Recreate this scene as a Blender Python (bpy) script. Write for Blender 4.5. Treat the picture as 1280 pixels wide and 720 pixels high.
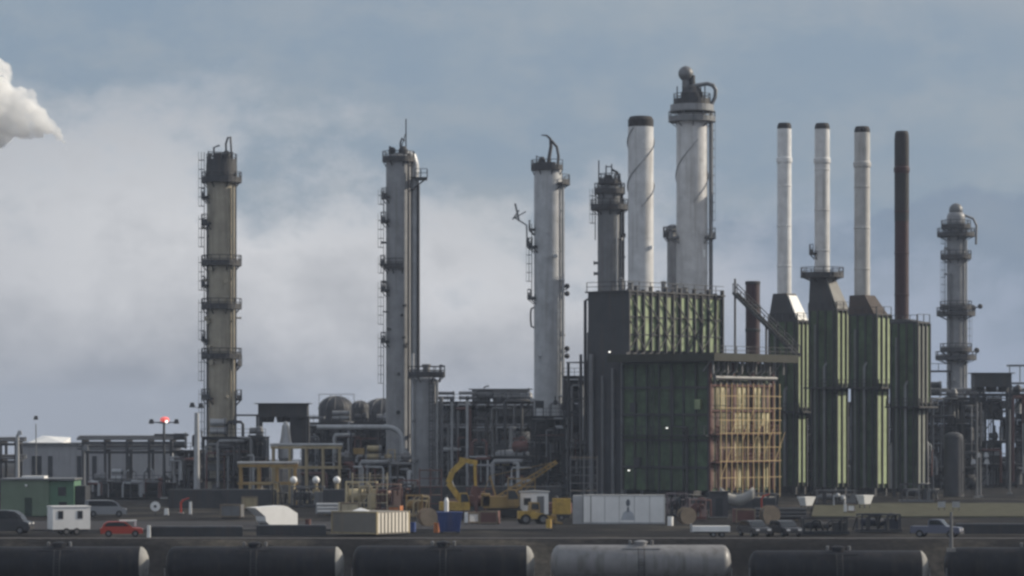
import bpy, math, random
from mathutils import Vector, Matrix, noise as mnoise
R = math.radians
random.seed(7)
for o in list(bpy.data.objects):
    bpy.data.objects.remove(o)
S = bpy.context.scene
COL = S.collection

# ------------------------------------------------------------------ camera
CAMH, FPX, HOR = 10.5, 3800.0, 530.0
cam_d = bpy.data.cameras.new('camera')
cam = bpy.data.objects.new('camera', cam_d); COL.objects.link(cam)
cam.location = (0, 0, CAMH)
cam.rotation_euler = (R(90), 0, 0)
cam_d.sensor_width = 36.0
cam_d.lens = FPX / 1280.0 * 36.0
cam_d.shift_y = (HOR - 360.0) / 1280.0
cam_d.clip_start = 1.0
cam_d.clip_end = 20000.0
S.camera = cam

# ------------------------------------------------------------------ sky, sun, exposure
SUN_EL, SUN_AZ = 25.0, 104.0          # azimuth: 0 = behind the camera, 90 = from the right
sd = Vector((math.sin(R(SUN_AZ)) * math.cos(R(SUN_EL)), -math.cos(R(SUN_AZ)) * math.cos(R(SUN_EL)), math.sin(R(SUN_EL))))
sun_d = bpy.data.lights.new('sun', 'SUN')
sun_d.energy = 4.4; sun_d.angle = R(0.8); sun_d.color = (1.0, 0.90, 0.74)
sun = bpy.data.objects.new('sun', sun_d); COL.objects.link(sun)
sun.rotation_euler = (-sd).to_track_quat('-Z', 'Y').to_euler()

world = bpy.data.worlds.new('World'); S.world = world
world.use_nodes = True
nt = world.node_tree; nt.nodes.clear()
def N(t, **k):
    n = nt.nodes.new(t)
    for a, v in k.items(): setattr(n, a, v)
    return n
def MATH(op, a, b=None, c=None, clamp=False):
    n = N('ShaderNodeMath', operation=op, use_clamp=clamp)
    for i, v in enumerate((a, b, c)):
        if v is None: continue
        if isinstance(v, (int, float)): n.inputs[i].default_value = v
        else: nt.links.new(v, n.inputs[i])
    return n.outputs[0]
def SMOOTH(v, a, b):
    n = N('ShaderNodeMapRange', interpolation_type='SMOOTHSTEP')
    nt.links.new(v, n.inputs[0]); n.inputs[1].default_value = a; n.inputs[2].default_value = b
    return n.outputs[0]
def MIXC(f, a, b):
    n = N('ShaderNodeMix', data_type='RGBA')
    if isinstance(f, (int, float)): n.inputs[0].default_value = f
    else: nt.links.new(f, n.inputs[0])
    for i, v in ((6, a), (7, b)):
        if isinstance(v, tuple): n.inputs[i].default_value = (*v, 1)
        else: nt.links.new(v, n.inputs[i])
    return n.outputs[2]
sky = N('ShaderNodeTexSky', sky_type='NISHITA')
sky.sun_disc = False; sky.sun_elevation = R(SUN_EL); sky.sun_rotation = math.atan2(sd.x, sd.y)
sky.air_density = 1.2; sky.dust_density = 2.5
tc = N('ShaderNodeTexCoord')
sep = N('ShaderNodeSeparateXYZ'); nt.links.new(tc.outputs['Generated'], sep.inputs[0])
dx, dy, dz = sep.outputs
az = MATH('ARCTAN2', dx, dy)
el = MATH('ARCSINE', dz)
def CLOUD(scale, detail, rough, sx, sz, off):
    mp = N('ShaderNodeMapping'); nt.links.new(tc.outputs['Generated'], mp.inputs[0])
    mp.inputs['Scale'].default_value = (sx, sx, sz); mp.inputs['Location'].default_value = off
    n = N('ShaderNodeTexNoise'); nt.links.new(mp.outputs[0], n.inputs['Vector'])
    n.inputs['Scale'].default_value = scale; n.inputs['Detail'].default_value = detail; n.inputs['Roughness'].default_value = rough
    return n.outputs['Fac']
n_big = CLOUD(7.0, 5, 0.55, 1.0, 2.2, (3.1, 0.4, 1.7))
n_mid = CLOUD(17.0, 9, 0.62, 1.0, 1.5, (0.3, 5.2, 2.0))
n_fine = CLOUD(34.0, 9, 0.62, 1.0, 1.7, (2.3, 1.2, 0.4))
# cloud deck: blue grey ahead near the horizon, brighter overhead and behind
SKY_LOW, SKY_HIGH = (0.252, 0.332, 0.435), (0.60, 0.65, 0.73)
deck = MIXC(SMOOTH(el, 0.10, 1.0), SKY_LOW, SKY_HIGH)
behind = MATH('MULTIPLY', SMOOTH(dy, 0.55, -0.9), 0.75)
deck = MIXC(behind, deck, (0.70, 0.75, 0.83))
puff = SMOOTH(n_big, 0.40, 0.70)
deck = MIXC(MATH('MULTIPLY', puff, 0.75), deck, (0.37, 0.42, 0.47))
deck = MIXC(MATH('MULTIPLY', SMOOTH(n_fine, 0.38, 0.72), 0.42), deck, (0.40, 0.435, 0.475))
deck = MIXC(MATH('MULTIPLY', SMOOTH(MATH('ADD', MATH('ADD', el, MATH('MULTIPLY', az, 0.35)), MATH('MULTIPLY', n_mid, 0.05)), 0.19, 0.23), 0.6), deck, (0.41, 0.435, 0.47))
# far blue cloud band low on the right
bandtop = MATH('ADD', MATH('MULTIPLY', SMOOTH(n_mid, 0.3, 0.7), 0.012), MATH('MULTIPLY', az, 0.05))
bandh = MATH('SUBTRACT', el, bandtop)
band = MATH('MULTIPLY', SMOOTH(bandh, 0.0625, 0.0575), SMOOTH(az, 0.03, 0.08))
deck = MIXC(MATH('MULTIPLY', band, 0.5), deck, (0.165, 0.235, 0.36))
# pale fog and steam bank rising from the left
ftop = MATH('SUBTRACT', 0.066, MATH('MULTIPLY', az, 0.20))
fh = MATH('SUBTRACT', MATH('ADD', el, MATH('MULTIPLY', MATH('SUBTRACT', n_mid, 0.5), 0.16)), ftop)
fog = SMOOTH(fh, 0.020, -0.030)
fogcol = MIXC(MATH('ADD', SMOOTH(el, 0.0, 0.05), MATH('MULTIPLY', MATH('SUBTRACT', n_mid, 0.5), 2.1), clamp=True), (0.285, 0.312, 0.365), (0.69, 0.70, 0.735))
fogcol = MIXC(MATH('MULTIPLY', SMOOTH(az, 0.02, 0.12), 0.8), fogcol, (0.30, 0.38, 0.53))
fogcol = MIXC(MATH('MULTIPLY', SMOOTH(az, -0.10, -0.2), 0.45), fogcol, (0.36, 0.39, 0.45))
front = SMOOTH(dy, 0.2, 0.6)
deck = MIXC(MATH('MULTIPLY', fog, front), deck, fogcol)
bg1 = N('ShaderNodeBackground'); nt.links.new(sky.outputs[0], bg1.inputs[0]); bg1.inputs[1].default_value = 0.09
bg2 = N('ShaderNodeBackground'); nt.links.new(deck, bg2.inputs[0]); bg2.inputs[1].default_value = 1.0
mx = N('ShaderNodeMixShader'); mx.inputs[0].default_value = 0.88
nt.links.new(bg1.outputs[0], mx.inputs[1]); nt.links.new(bg2.outputs[0], mx.inputs[2])
wo = N('ShaderNodeOutputWorld'); nt.links.new(mx.outputs[0], wo.inputs[0])

S.view_settings.view_transform = 'Standard'
S.view_settings.look = 'None'
S.view_settings.exposure = 0.0
S.view_settings.gamma = 1.0
S.render.engine = 'CYCLES'
S.cycles.use_denoising = True
S.cycles.max_bounces = 12
S.cycles.volume_bounces = 12
S.cycles.filter_width = 2.7

# ------------------------------------------------------------------ materials
MATS = {}
def mat(name, c, rough=0.6, metal=0.0, var=0.18, scale=0.6, streak=0.0, streak_c=(0.10, 0.06, 0.04), emit=None, spec=0.4):
    m = bpy.data.materials.new(name); m.use_nodes = True
    t = m.node_tree; b = t.nodes['Principled BSDF']
    b.inputs['Roughness'].default_value = rough; b.inputs['Metallic'].default_value = metal
    b.inputs['Specular IOR Level'].default_value = spec
    if emit:
        b.inputs['Emission Color'].default_value = (*emit[0], 1); b.inputs['Emission Strength'].default_value = emit[1]
        b.inputs['Base Color'].default_value = (*c, 1); MATS[name] = m; return m
    g = t.nodes.new('ShaderNodeNewGeometry')
    n = t.nodes.new('ShaderNodeTexNoise'); t.links.new(g.outputs['Position'], n.inputs['Vector'])
    n.inputs['Scale'].default_value = scale; n.inputs['Detail'].default_value = 6; n.inputs['Roughness'].default_value = 0.65
    r = t.nodes.new('ShaderNodeValToRGB')
    r.color_ramp.elements[0].position = 0.3; r.color_ramp.elements[1].position = 0.7
    r.color_ramp.elements[0].color = (*[x * (1 - var) for x in c], 1); r.color_ramp.elements[1].color = (*[min(1, x * (1 + var)) for x in c], 1)
    t.links.new(n.outputs['Fac'], r.inputs[0])
    out = r.outputs[0]
    if streak > 0:
        mp = t.nodes.new('ShaderNodeMapping'); mp.inputs['Scale'].default_value = (1.6, 1.6, 0.09)
        t.links.new(g.outputs['Position'], mp.inputs[0])
        n2 = t.nodes.new('ShaderNodeTexNoise'); t.links.new(mp.outputs[0], n2.inputs['Vector'])
        n2.inputs['Scale'].default_value = 1.0; n2.inputs['Detail'].default_value = 5
        r2 = t.nodes.new('ShaderNodeMapRange'); r2.inputs[1].default_value = 0.50; r2.inputs[2].default_value = 0.72
        r2.inputs[4].default_value = streak
        t.links.new(n2.outputs['Fac'], r2.inputs[0])
        mxn = t.nodes.new('ShaderNodeMix'); mxn.data_type = 'RGBA'
        t.links.new(r2.outputs[0], mxn.inputs[0]); t.links.new(out, mxn.inputs[6]); mxn.inputs[7].default_value = (*streak_c, 1)
        out = mxn.outputs[2]
    t.links.new(out, b.inputs['Base Color'])
    MATS[name] = m
    return m
G_ = mat('grey_insulation', (0.25, 0.255, 0.27), 0.5, 0.1, streak=0.45, streak_c=(0.13, 0.12, 0.11))
GW = mat('warm_grey_insulation', (0.34, 0.305, 0.24), 0.5, 0.1, streak=0.5, streak_c=(0.13, 0.115, 0.10))
PALE = mat('pale_insulation', (0.44, 0.45, 0.47), 0.45, 0.15, streak=0.5, streak_c=(0.24, 0.23, 0.22))
WHITE = mat('white_stack_paint', (0.58, 0.58, 0.59), 0.5, streak=0.6, streak_c=(0.30, 0.28, 0.26))
WHITE2 = mat('clean_white_paint', (0.78, 0.78, 0.78), 0.45, var=0.06, streak=0.12, streak_c=(0.5, 0.48, 0.45))
SOOT = mat('soot', (0.035, 0.033, 0.035), 0.8)
DARK = mat('dark_steel', (0.040, 0.042, 0.048), 0.65, streak=0.4, streak_c=(0.07, 0.05, 0.04))
DARK2 = mat('dark_cladding', (0.028, 0.031, 0.038), 0.7, var=0.35)
MID = mat('galvanised_steel', (0.16, 0.165, 0.175), 0.5, 0.2, streak=0.3)
LIGHTST = mat('light_pipe', (0.36, 0.37, 0.39), 0.45, 0.2, streak=0.3, streak_c=(0.2, 0.18, 0.16))
GREEN = mat('green_furnace_paint', (0.051, 0.086, 0.045), 0.65, var=0.45, streak=0.65, streak_c=(0.035, 0.032, 0.025))
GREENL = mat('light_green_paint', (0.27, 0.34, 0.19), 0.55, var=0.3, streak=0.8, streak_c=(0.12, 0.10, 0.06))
GREENB = mat('building_green_paint', (0.15, 0.20, 0.145), 0.6, var=0.1, streak=0.3, streak_c=(0.10, 0.12, 0.10))
TAN = mat('tan_furnace_panels', (0.50, 0.45, 0.28), 0.6, var=0.4, scale=.9, streak=0.85, streak_c=(0.20, 0.11, 0.06))
RUSTP = mat('rusted_panels', (0.17, 0.115, 0.10), 0.8, var=0.45, scale=1.2, streak=0.5, streak_c=(0.26, 0.18, 0.11))
RUST = mat('rust_brown', (0.115, 0.055, 0.05), 0.8, var=0.3)
REDST = mat('red_brown_stack', (0.040, 0.015, 0.020), 0.65, var=0.25, streak=0.5, streak_c=(0.03, 0.025, 0.025))
BLACK = mat('black_tank_paint', (0.011, 0.012, 0.017), 0.55, var=0.5, streak=0.6, streak_c=(0.035, 0.03, 0.03), spec=0.2)
TANKG = mat('grey_tank_paint', (0.21, 0.207, 0.212), 0.45, streak=0.75, streak_c=(0.10, 0.09, 0.085))
YEL = mat('yellow_machine_paint', (0.44, 0.29, 0.06), 0.65, var=.35, scale=1.5, streak=0.6, streak_c=(0.2, 0.12, 0.05))
YELD = mat('dull_ochre_paint', (0.30, 0.20, 0.07), 0.6, streak=0.5, streak_c=(0.10, 0.07, 0.05))
TANS = mat('tan_steel', (0.34, 0.28, 0.17), 0.6, streak=0.5, streak_c=(0.14, 0.10, 0.07))
BLUE = mat('blue_paint', (0.028, 0.06, 0.20), 0.5, streak=0.3)
REDC = mat('red_car_paint', (0.42, 0.05, 0.03), 0.35, var=0.05)
GLASS = mat('dark_glass', (0.02, 0.024, 0.03), 0.12, var=0.02, spec=0.6)
RUBBER = mat('black_rubber', (0.012, 0.012, 0.013), 0.85)
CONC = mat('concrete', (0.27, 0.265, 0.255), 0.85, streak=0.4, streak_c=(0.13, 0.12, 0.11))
WALLG = mat('pale_grey_cladding', (0.34, 0.34, 0.36), 0.7, var=0.08, streak=0.4, streak_c=(0.22, 0.22, 0.23))
BEIGE = mat('beige_container_paint', (0.20, 0.185, 0.165), 0.6, var=0.1, streak=0.4, streak_c=(0.25, 0.2, 0.15))
CARDK = mat('dark_car_paint', (0.025, 0.027, 0.034), 0.3, var=0.05, spec=0.6)
CARSIL = mat('silver_car_paint', (0.32, 0.33, 0.36), 0.35, 0.3, var=0.05)
LAMPW = mat('lit_lamp', (1, 1, 1), emit=((1.0, 0.97, 0.9), 1.6))
LAMPR = mat('lit_red_lamp', (1, 0.2, 0.2), emit=((1.0, 0.14, 0.10), 0.45))
EMB = mat('grey_emblem_paint', (0.12, 0.13, 0.16), 0.6)
EMB2 = mat('pale_grey_emblem_paint', (0.40, 0.42, 0.46), 0.6)

# ------------------------------------------------------------------ mesh building
class MB:
    def __init__(s): s.v, s.f, s.sm = [], [], []
    def add(s, vs, fs, smooth=False):
        b = len(s.v); s.v += [tuple(p) for p in vs]
        for f in fs: s.f.append(tuple(b + i for i in f)); s.sm.append(smooth)
        return s
    def box(s, c, d, rz=0.0, ry=0.0):
        m = Matrix.Rotation(rz, 3, 'Z') @ Matrix.Rotation(ry, 3, 'Y')
        vs = [Vector(c) + m @ Vector((x * d[0] / 2, y * d[1] / 2, z * d[2] / 2)) for x in (-1, 1) for y in (-1, 1) for z in (-1, 1)]
        return s.add(vs, [(0, 1, 3, 2), (4, 6, 7, 5), (0, 4, 5, 1), (2, 3, 7, 6), (0, 2, 6, 4), (1, 5, 7, 3)])
    def bx(s, x0, x1, y0, y1, z0, z1): return s.box(((x0 + x1) / 2, (y0 + y1) / 2, (z0 + z1) / 2), (abs(x1 - x0), abs(y1 - y0), abs(z1 - z0)))
    def beam(s, p, q, w, h=None):
        p, q = Vector(p), Vector(q); h = h or w
        d = (q - p).normalized()
        up = Vector((0, 0, 1)) if abs(d.z) < 0.95 else Vector((0, 1, 0))
        a = d.cross(up).normalized() * w / 2; b = a.normalized().cross(d).normalized() * h / 2
        vs = [e + i * a + j * b for e in (p, q) for i, j in ((-1, -1), (1, -1), (1, 1), (-1, 1))]
        return s.add(vs, [(0, 3, 2, 1), (4, 5, 6, 7), (0, 1, 5, 4), (1, 2, 6, 5), (2, 3, 7, 6), (3, 0, 4, 7)])
    def tube(s, pts, r, seg=8):
        pts = [Vector(p) for p in pts]; rings = []
        rr = r if isinstance(r, (list, tuple)) else [r] * len(pts)
        a = None
        for i, p in enumerate(pts):
            d = (pts[min(i + 1, len(pts) - 1)] - pts[max(i - 1, 0)]).normalized()
            if a is None:
                up = Vector((0, 0, 1)) if abs(d.z) < 0.9 else Vector((0, 1, 0))
                a = d.cross(up).normalized()
            a = (a - d * a.dot(d)).normalized()
            b = d.cross(a)
            rings.append([p + (a * math.cos(2 * math.pi * k / seg) + b * math.sin(2 * math.pi * k / seg)) * rr[i] for k in range(seg)])
        vs = [v for ring in rings for v in ring]
        fs = [(i * seg + k, i * seg + (k + 1) % seg, (i + 1) * seg + (k + 1) % seg, (i + 1) * seg + k) for i in range(len(pts) - 1) for k in range(seg)]
        s.add(vs, fs, True)
        s.add(rings[0], [tuple(range(seg))[::-1]]); s.add(rings[-1], [tuple(range(seg))])
        return s
    def cyl(s, p, q, r0, r1=None, seg=16): return s.tube([p, q], [r0, r0 if r1 is None else r1], seg)
    def lathe(s, prof, c=(0, 0, 0), seg=24, smooth=True):
        for (r0, z0), (r1, z1) in zip(prof[:-1], prof[1:]):
            vs = [(c[0] + r * math.cos(2 * math.pi * k / seg), c[1] + r * math.sin(2 * math.pi * k / seg), c[2] + z) for r, z in ((r0, z0), (r1, z1)) for k in range(seg)]
            s.add(vs, [(k, (k + 1) % seg, seg + (k + 1) % seg, seg + k) for k in range(seg)], smooth)
        return s
    def sphere(s, c, r, sx=1, sy=1, sz=1, seg=16, n=9):
        prof = [(max(1e-4, r * math.cos(-math.pi / 2 + math.pi * i / n)), r * math.sin(-math.pi / 2 + math.pi * i / n)) for i in range(n + 1)]
        vs = [(c[0] + p * math.cos(2 * math.pi * k / seg) * sx, c[1] + p * math.sin(2 * math.pi * k / seg) * sy, c[2] + z * sz) for p, z in prof for k in range(seg)]
        return s.add(vs, [(i * seg + k, i * seg + (k + 1) % seg, (i + 1) * seg + (k + 1) % seg, (i + 1) * seg + k) for i in range(n) for k in range(seg)], True)
    def sector(s, ri, ro, z, th, a0, a1, c=(0, 0)):
        n = max(2, int((a1 - a0) / 12))
        vs = []
        for k in range(n + 1):
            a = R(a0 + (a1 - a0) * k / n)
            for r in (ri, ro):
                for zz in (z, z + th): vs.append((c[0] + r * math.sin(a), c[1] - r * math.cos(a), zz))
        fs = []
        for k in range(n):
            b = 4 * k
            fs += [(b, b + 2, b + 6, b + 4), (b + 1, b + 5, b + 7, b + 3), (b + 2, b + 3, b + 7, b + 6), (b, b + 4, b + 5, b + 1)]
        fs += [(0, 1, 3, 2), (4 * n, 4 * n + 2, 4 * n + 3, 4 * n + 1)]
        return s.add(vs, fs)
    def prism(s, poly, y0, y1):           # polygon in x,z extruded along y
        n = len(poly)
        vs = [(x, y0, z) for x, z in poly] + [(x, y1, z) for x, z in poly]
        return s.add(vs, [tuple(range(n)), tuple(range(2 * n - 1, n - 1, -1))] + [(i, n + i, n + (i + 1) % n, (i + 1) % n) for i in range(n)])
    def frustum(s, c0, d0, z0, c1, d1, z1):
        vs = [(c[0] + i * d[0] / 2, c[1] + j * d[1] / 2, z) for c, d, z in ((c0, d0, z0), (c1, d1, z1)) for i, j in ((-1, -1), (1, -1), (1, 1), (-1, 1))]
        return s.add(vs, [(0, 3, 2, 1), (4, 5, 6, 7), (0, 1, 5, 4), (1, 2, 6, 5), (2, 3, 7, 6), (3, 0, 4, 7)])
    def build(s, name, m, parent=None, loc=None, rz=0.0, label=None):
        me = bpy.data.meshes.new(name); me.from_pydata(s.v, [], s.f); me.update()
        me.polygons.foreach_set('use_smooth', s.sm)
        me.materials.append(m)
        o = bpy.data.objects.new(name, me); COL.objects.link(o)
        if parent: o.parent = parent
        if loc: o.location = loc
        o.rotation_euler = (0, 0, rz)
        if label: o['label'] = label
        return o

def pieces(mb, name, m, parent):
    # one object per connected piece
    par = list(range(len(mb.v)))
    def find(i):
        while par[i] != i: par[i] = par[par[i]]; i = par[i]
        return i
    for f in mb.f:
        for i in f[1:]: par[find(i)] = find(f[0])
    keys = {}
    for (x, y, z), i in zip(mb.v, range(len(mb.v))):   # caps share positions with their sides
        k = (round(x, 5), round(y, 5), round(z, 5))
        if k in keys: par[find(i)] = find(keys[k])
        else: keys[k] = i
    grp = {}
    for f, sm in zip(mb.f, mb.sm): grp.setdefault(find(f[0]), []).append((f, sm))
    out = []
    for fs in grp.values():
        q = MB(); idx = {}
        for f, sm in fs:
            for i in f:
                if i not in idx: idx[i] = len(q.v); q.v.append(mb.v[i])
            q.f.append(tuple(idx[i] for i in f)); q.sm.append(sm)
        out.append(q.build(name, m, parent))
    return out
def tag(o, label, cat, group=None, kind=None):
    o['label'] = label; o['category'] = cat
    if group: o['group'] = group
    if kind: o['kind'] = kind
    return o
def thing(name, label, cat, loc=(0, 0, 0), rz=0.0, group=None):
    o = bpy.data.objects.new(name, None); COL.objects.link(o)
    o.location = loc; o.rotation_euler = (0, 0, rz); o.empty_display_size = 0.5
    return tag(o, label, cat, group)
def kids(o): return [c for c in COL.objects if c.parent == o]
def dup(o, loc, rz, label, group=None, parent=None):
    c = o.copy(); COL.objects.link(c)
    if parent: c.parent = parent
    else:
        c.location = loc; c.rotation_euler = (0, 0, rz); c['label'] = label
        if group: c['group'] = group
    for k in kids(o): dup(k, None, 0, None, None, c)
    return c
def X(px, Y): return (px - 640.0) / FPX * Y
def Z(py, Y): return CAMH - (py - HOR) / FPX * Y
def pos(px, Y, z=0.0): return (X(px, Y), Y, z)

# ------------------------------------------------------------------ ground
def groundmat():
    m = bpy.data.materials.new('yard_ground'); m.use_nodes = True
    t = m.node_tree; b = t.nodes['Principled BSDF']; b.inputs['Roughness'].default_value = 0.95; b.inputs['Specular IOR Level'].default_value = 0.04
    g = t.nodes.new('ShaderNodeNewGeometry')
    def noise(sc, det):
        n = t.nodes.new('ShaderNodeTexNoise'); t.links.new(g.outputs['Position'], n.inputs['Vector'])
        n.inputs['Scale'].default_value = sc; n.inputs['Detail'].default_value = det; return n.outputs['Fac']
    def ramp(f, els):
        r = t.nodes.new('ShaderNodeValToRGB'); t.links.new(f, r.inputs[0])
        while len(r.color_ramp.elements) < len(els): r.color_ramp.elements.new(0.5)
        for e, (p, c) in zip(r.color_ramp.elements, els): e.position = p; e.color = (*c, 1)
        return r.outputs[0]
    a = ramp(noise(0.09, 8), [(0.3, (0.014, 0.0145, 0.017)), (0.52, (0.026, 0.026, 0.028)), (0.70, (0.085, 0.079, 0.070))])
    c2 = ramp(noise(1.7, 6), [(0.3, (0.5, 0.5, 0.5)), (0.7, (1.3, 1.25, 1.2))])
    mx = t.nodes.new('ShaderNodeMix'); mx.data_type = 'RGBA'; mx.blend_type = 'MULTIPLY'; mx.inputs[0].default_value = 1
    t.links.new(a, mx.inputs[6]); t.links.new(c2, mx.inputs[7]); t.links.new(mx.outputs[2], b.inputs['Base Color'])
    return m
GROUND = groundmat()
rows = [-60, 60, 150, 220, 246, 266, 268, 270, 272, 274, 276, 278, 284, 292, 302, 316, 332, 350, 372, 400, 450, 520, 640, 900, 1500, 2600, 5000]
colsx = [-3000, -1200, -500, -200] + [-80 + 4 * i for i in range(41)] + [200, 500, 1200, 3000]
vs = []
for y in rows:
    for x in colsx:
        t = min(1, max(0, (y - 268) / 8)); t = t * t * (3 - 2 * t)
        z = -4.6 + 4.6 * t - .011 * max(0, y - 700)
        if 276 < y < 420 and abs(x) < 90: z += -0.10 + 0.10 * mnoise.noise(Vector((x * 0.09, y * 0.09, 0)))
        if 267 < y < 275 and abs(x) < 90: z += 0.35 * mnoise.noise(Vector((x * 0.2, y * 0.3, 4)))
        vs.append((x, y, z))
nc = len(colsx)
g = MB(); g.add(vs, [(j * nc + i, j * nc + i + 1, (j + 1) * nc + i + 1, (j + 1) * nc + i) for j in range(len(rows) - 1) for i in range(nc - 1)], True)
go = g.build('ground', GROUND); go['kind'] = 'structure'
def sheet(name, poly, m, z):
    b = MB(); b.add([(x, y, z) for x, y in poly] + [(x, y, z - 0.3) for x, y in poly],
                    [tuple(range(len(poly)))] + [(i, (i + 1) % len(poly), len(poly) + (i + 1) % len(poly), len(poly) + i) for i in range(len(poly))])
    o = b.build(name, m); o['kind'] = 'structure'; return o
ROAD = mat('worn_asphalt', (0.055, 0.054, 0.058), 0.85, spec=0.04, var=0.2, scale=0.25)
VERGE = mat('dry_grass_verge', (0.085, 0.083, 0.060), 0.95, spec=0.04, var=0.35, scale=0.5)
sheet('road', [(-90, 300), (4, 303), (4, 326), (-90, 330)], ROAD, 0.03)
sheet('verge', [(34, 345), (90, 345), (95, 402), (40, 402)], VERGE, 0.04)
sheet('kerb', [(-95, 276.5), (95, 276.5), (95, 279.5), (-95, 279.5)], mat('pale_gravel_edge', (0.085, 0.08, 0.08), 0.9, spec=0.04, var=0.4, scale=1.5), 0.07)
sheet('rail_bed', [(-95, 255), (95, 255), (95, 261.5), (-95, 261.5)], mat('ballast', (0.04, 0.038, 0.038), 0.95, spec=0.04, var=0.5, scale=3), -4.45)

# ------------------------------------------------------------------ railings, platforms, ladders
def rail_arc(ro, z, a0, a1, c=(0, 0), h=1.2, t=0.10):
    b = MB(); n = max(2, int((a1 - a0) / 24))
    pt = lambda a, zz: (c[0] + ro * math.sin(R(a)), c[1] - ro * math.cos(R(a)), zz)
    for k in range(n + 1):
        a = a0 + (a1 - a0) * k / n; b.beam(pt(a, z), pt(a, z + h), t)
    for hh in (h, h * 0.55):
        b.tube([pt(a0 + (a1 - a0) * k / (2 * n), z + hh) for k in range(2 * n + 1)], t * 0.55, 5)
    b.sector(ro - 0.02, ro + 0.03, z, 0.48, a0, a1, c)
    return b
def ring_platform(parent, r, z, w, a0=0, a1=360, m=None):
    m = m or DARK
    b = MB(); b.sector(r - 0.02, r + w, z - 0.3, 0.32, a0, a1)
    n = max(2, int((a1 - a0) / 45))
    for k in range(n + 1):
        a = R(a0 + (a1 - a0) * k / n); d = Vector((math.sin(a), -math.cos(a), 0))
        b.beam(d * r + Vector((0, 0, z - 1.0)), d * (r + w) + Vector((0, 0, z - 0.15)), 0.12)
        b.beam(d * r + Vector((0, 0, z - 0.2)), d * (r + w) + Vector((0, 0, z - 0.2)), 0.14)
    p = b.build('platform', m, parent)
    rail_arc(r + w - 0.04, z, a0, a1).build('railing', m, p)
    return p
def ladder(parent, r, a, z0, z1, m=None, off=0.35, cage=True):
    m = m or DARK
    d = Vector((math.sin(R(a)), -math.cos(R(a)), 0)); s = Vector((math.cos(R(a)), math.sin(R(a)), 0))
    b = MB(); p = d * (r + off)
    for k in (-1, 1): b.beam(p + s * 0.26 * k + Vector((0, 0, z0)), p + s * 0.26 * k + Vector((0, 0, z1)), 0.08)
    z = z0
    while z < z1:
        b.beam(p - s * 0.26 + Vector((0, 0, z)), p + s * 0.26 + Vector((0, 0, z)), 0.05); z += 0.5
    lo = b.build('ladder', m, parent)
    if cage and z1 - z0 > 4:
        c = MB(); z = z0 + 2.4
        hoop = [(-0.34, 0.0), (-0.4, 0.4), (-0.25, 0.72), (0, 0.8), (0.25, 0.72), (0.4, 0.4), (0.34, 0.0)]
        while z < z1:
            c.tube([p + s * u + d * v + Vector((0, 0, z)) for u, v in hoop], 0.035, 5); z += 1.3
        for u, v in hoop[1:6:2]: c.beam(p + s * u + d * v + Vector((0, 0, z0 + 2.4)), p + s * u + d * v + Vector((0, 0, z1)), 0.05)
        c.build('cage', m, lo)
    return lo
def riser(parent, r, a, z0, z1, pr, m, gap=0.12, top=None):
    d = Vector((math.sin(R(a)), -math.cos(R(a)), 0))
    p = d * (r + gap + pr)
    pts = [p + Vector((0, 0, z0)), p + Vector((0, 0, z1))]
    if top == 'over':
        pts += [p * 0.93 + Vector((0, 0, z1 + pr * 2.2)), p * 0.6 + Vector((0, 0, z1 + pr * 3)), Vector((0, 0, z1 + pr * 2.6)), Vector((0, 0, z1 - 0.4))]
    b = MB(); b.tube(pts, pr, 10)
    z = z0 + 3
    while z < z1 - 1:
        b.beam(d * (r - 0.05) + Vector((0, 0, z)), p + Vector((0, 0, z)), 0.18); z += 6
    return b.build('riser_pipe', m, parent)
def shell(parent, r, z0, z1, m, name='shell', bands=3.2, prof=None):
    b = MB(); b.lathe(prof or [(r, z0), (r, z1)], seg=32)
    z = z0 + bands
    while z < z1:
        b.lathe([(r + 0.012, z - 0.06), (r + 0.03, z - 0.04), (r + 0.03, z + 0.04), (r + 0.012, z + 0.06)], seg=32); z += bands
    if name == 'shell' and m is not WHITE:
        rs = random.Random(int(r * 1000 + z1 * 10)); nb = MB()
        for q in range(int((z1 - z0) / 3.5)):
            a = R(rs.uniform(-95, 95)); z = rs.uniform(z0 + 3, z1 - 2); d = Vector((math.sin(a), -math.cos(a), 0)); p = d * (r - .05) + Vector((0, 0, z)); e = d * (r + rs.uniform(.35, .6)) + Vector((0, 0, z)); w = rs.uniform(.1, .24)
            nb.cyl(p, e, w, seg=10); nb.cyl(e, e + d * .12, w * 1.5, seg=10)
        if nb.v: pieces(nb, 'nozzle', m if rs.random() < .5 else DARK, parent) if r > 1.2 else None
    return b.build(name, m, parent)
def dome(parent, r, z, m, k=0.5, name='head'):
    b = MB(); b.lathe([(max(0.001, r * math.cos(R(a))), z + r * k * math.sin(R(a))) for a in range(0, 91, 10)], seg=32)
    return b.build(name, m, parent)

# ------------------------------------------------------------------ tall columns
# slim warm grey tower at the far left of the plant
Y = 430; s = Y / FPX
t = thing('distillation_column', 'tall warm grey tower with ring platforms, leftmost of the tall columns', 'column', pos(277, Y))
r = 18.5 * s; zt = Z(208, Y)
shell(t, r, 0, zt, GW); dome(t, r, zt, GW, 0.5)
for py, a0, a1 in ((226, -170, 170), (330, -175, 175), (384, -175, 120), (446, -175, 150)): ring_platform(t, r, Z(py, Y), 0.75, a0, a1)
for py, a0, a1 in ((246, -115, -50), (279, -130, -40), (356, -120, -55), (424, -120, -60), (497, -120, -30), (455, 60, 120), (498, 55, 115)): ring_platform(t, r, Z(py, Y), 0.8, a0, a1)
for a, y0, y1 in ((-88, 497, 446), (-80, 446, 384), (-88, 384, 330), (-80, 330, 279), (-86, 279, 200), (-92, 560, 497)): ladder(t, r, a, Z(y0, Y), Z(y1, Y) + 1.1)
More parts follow.
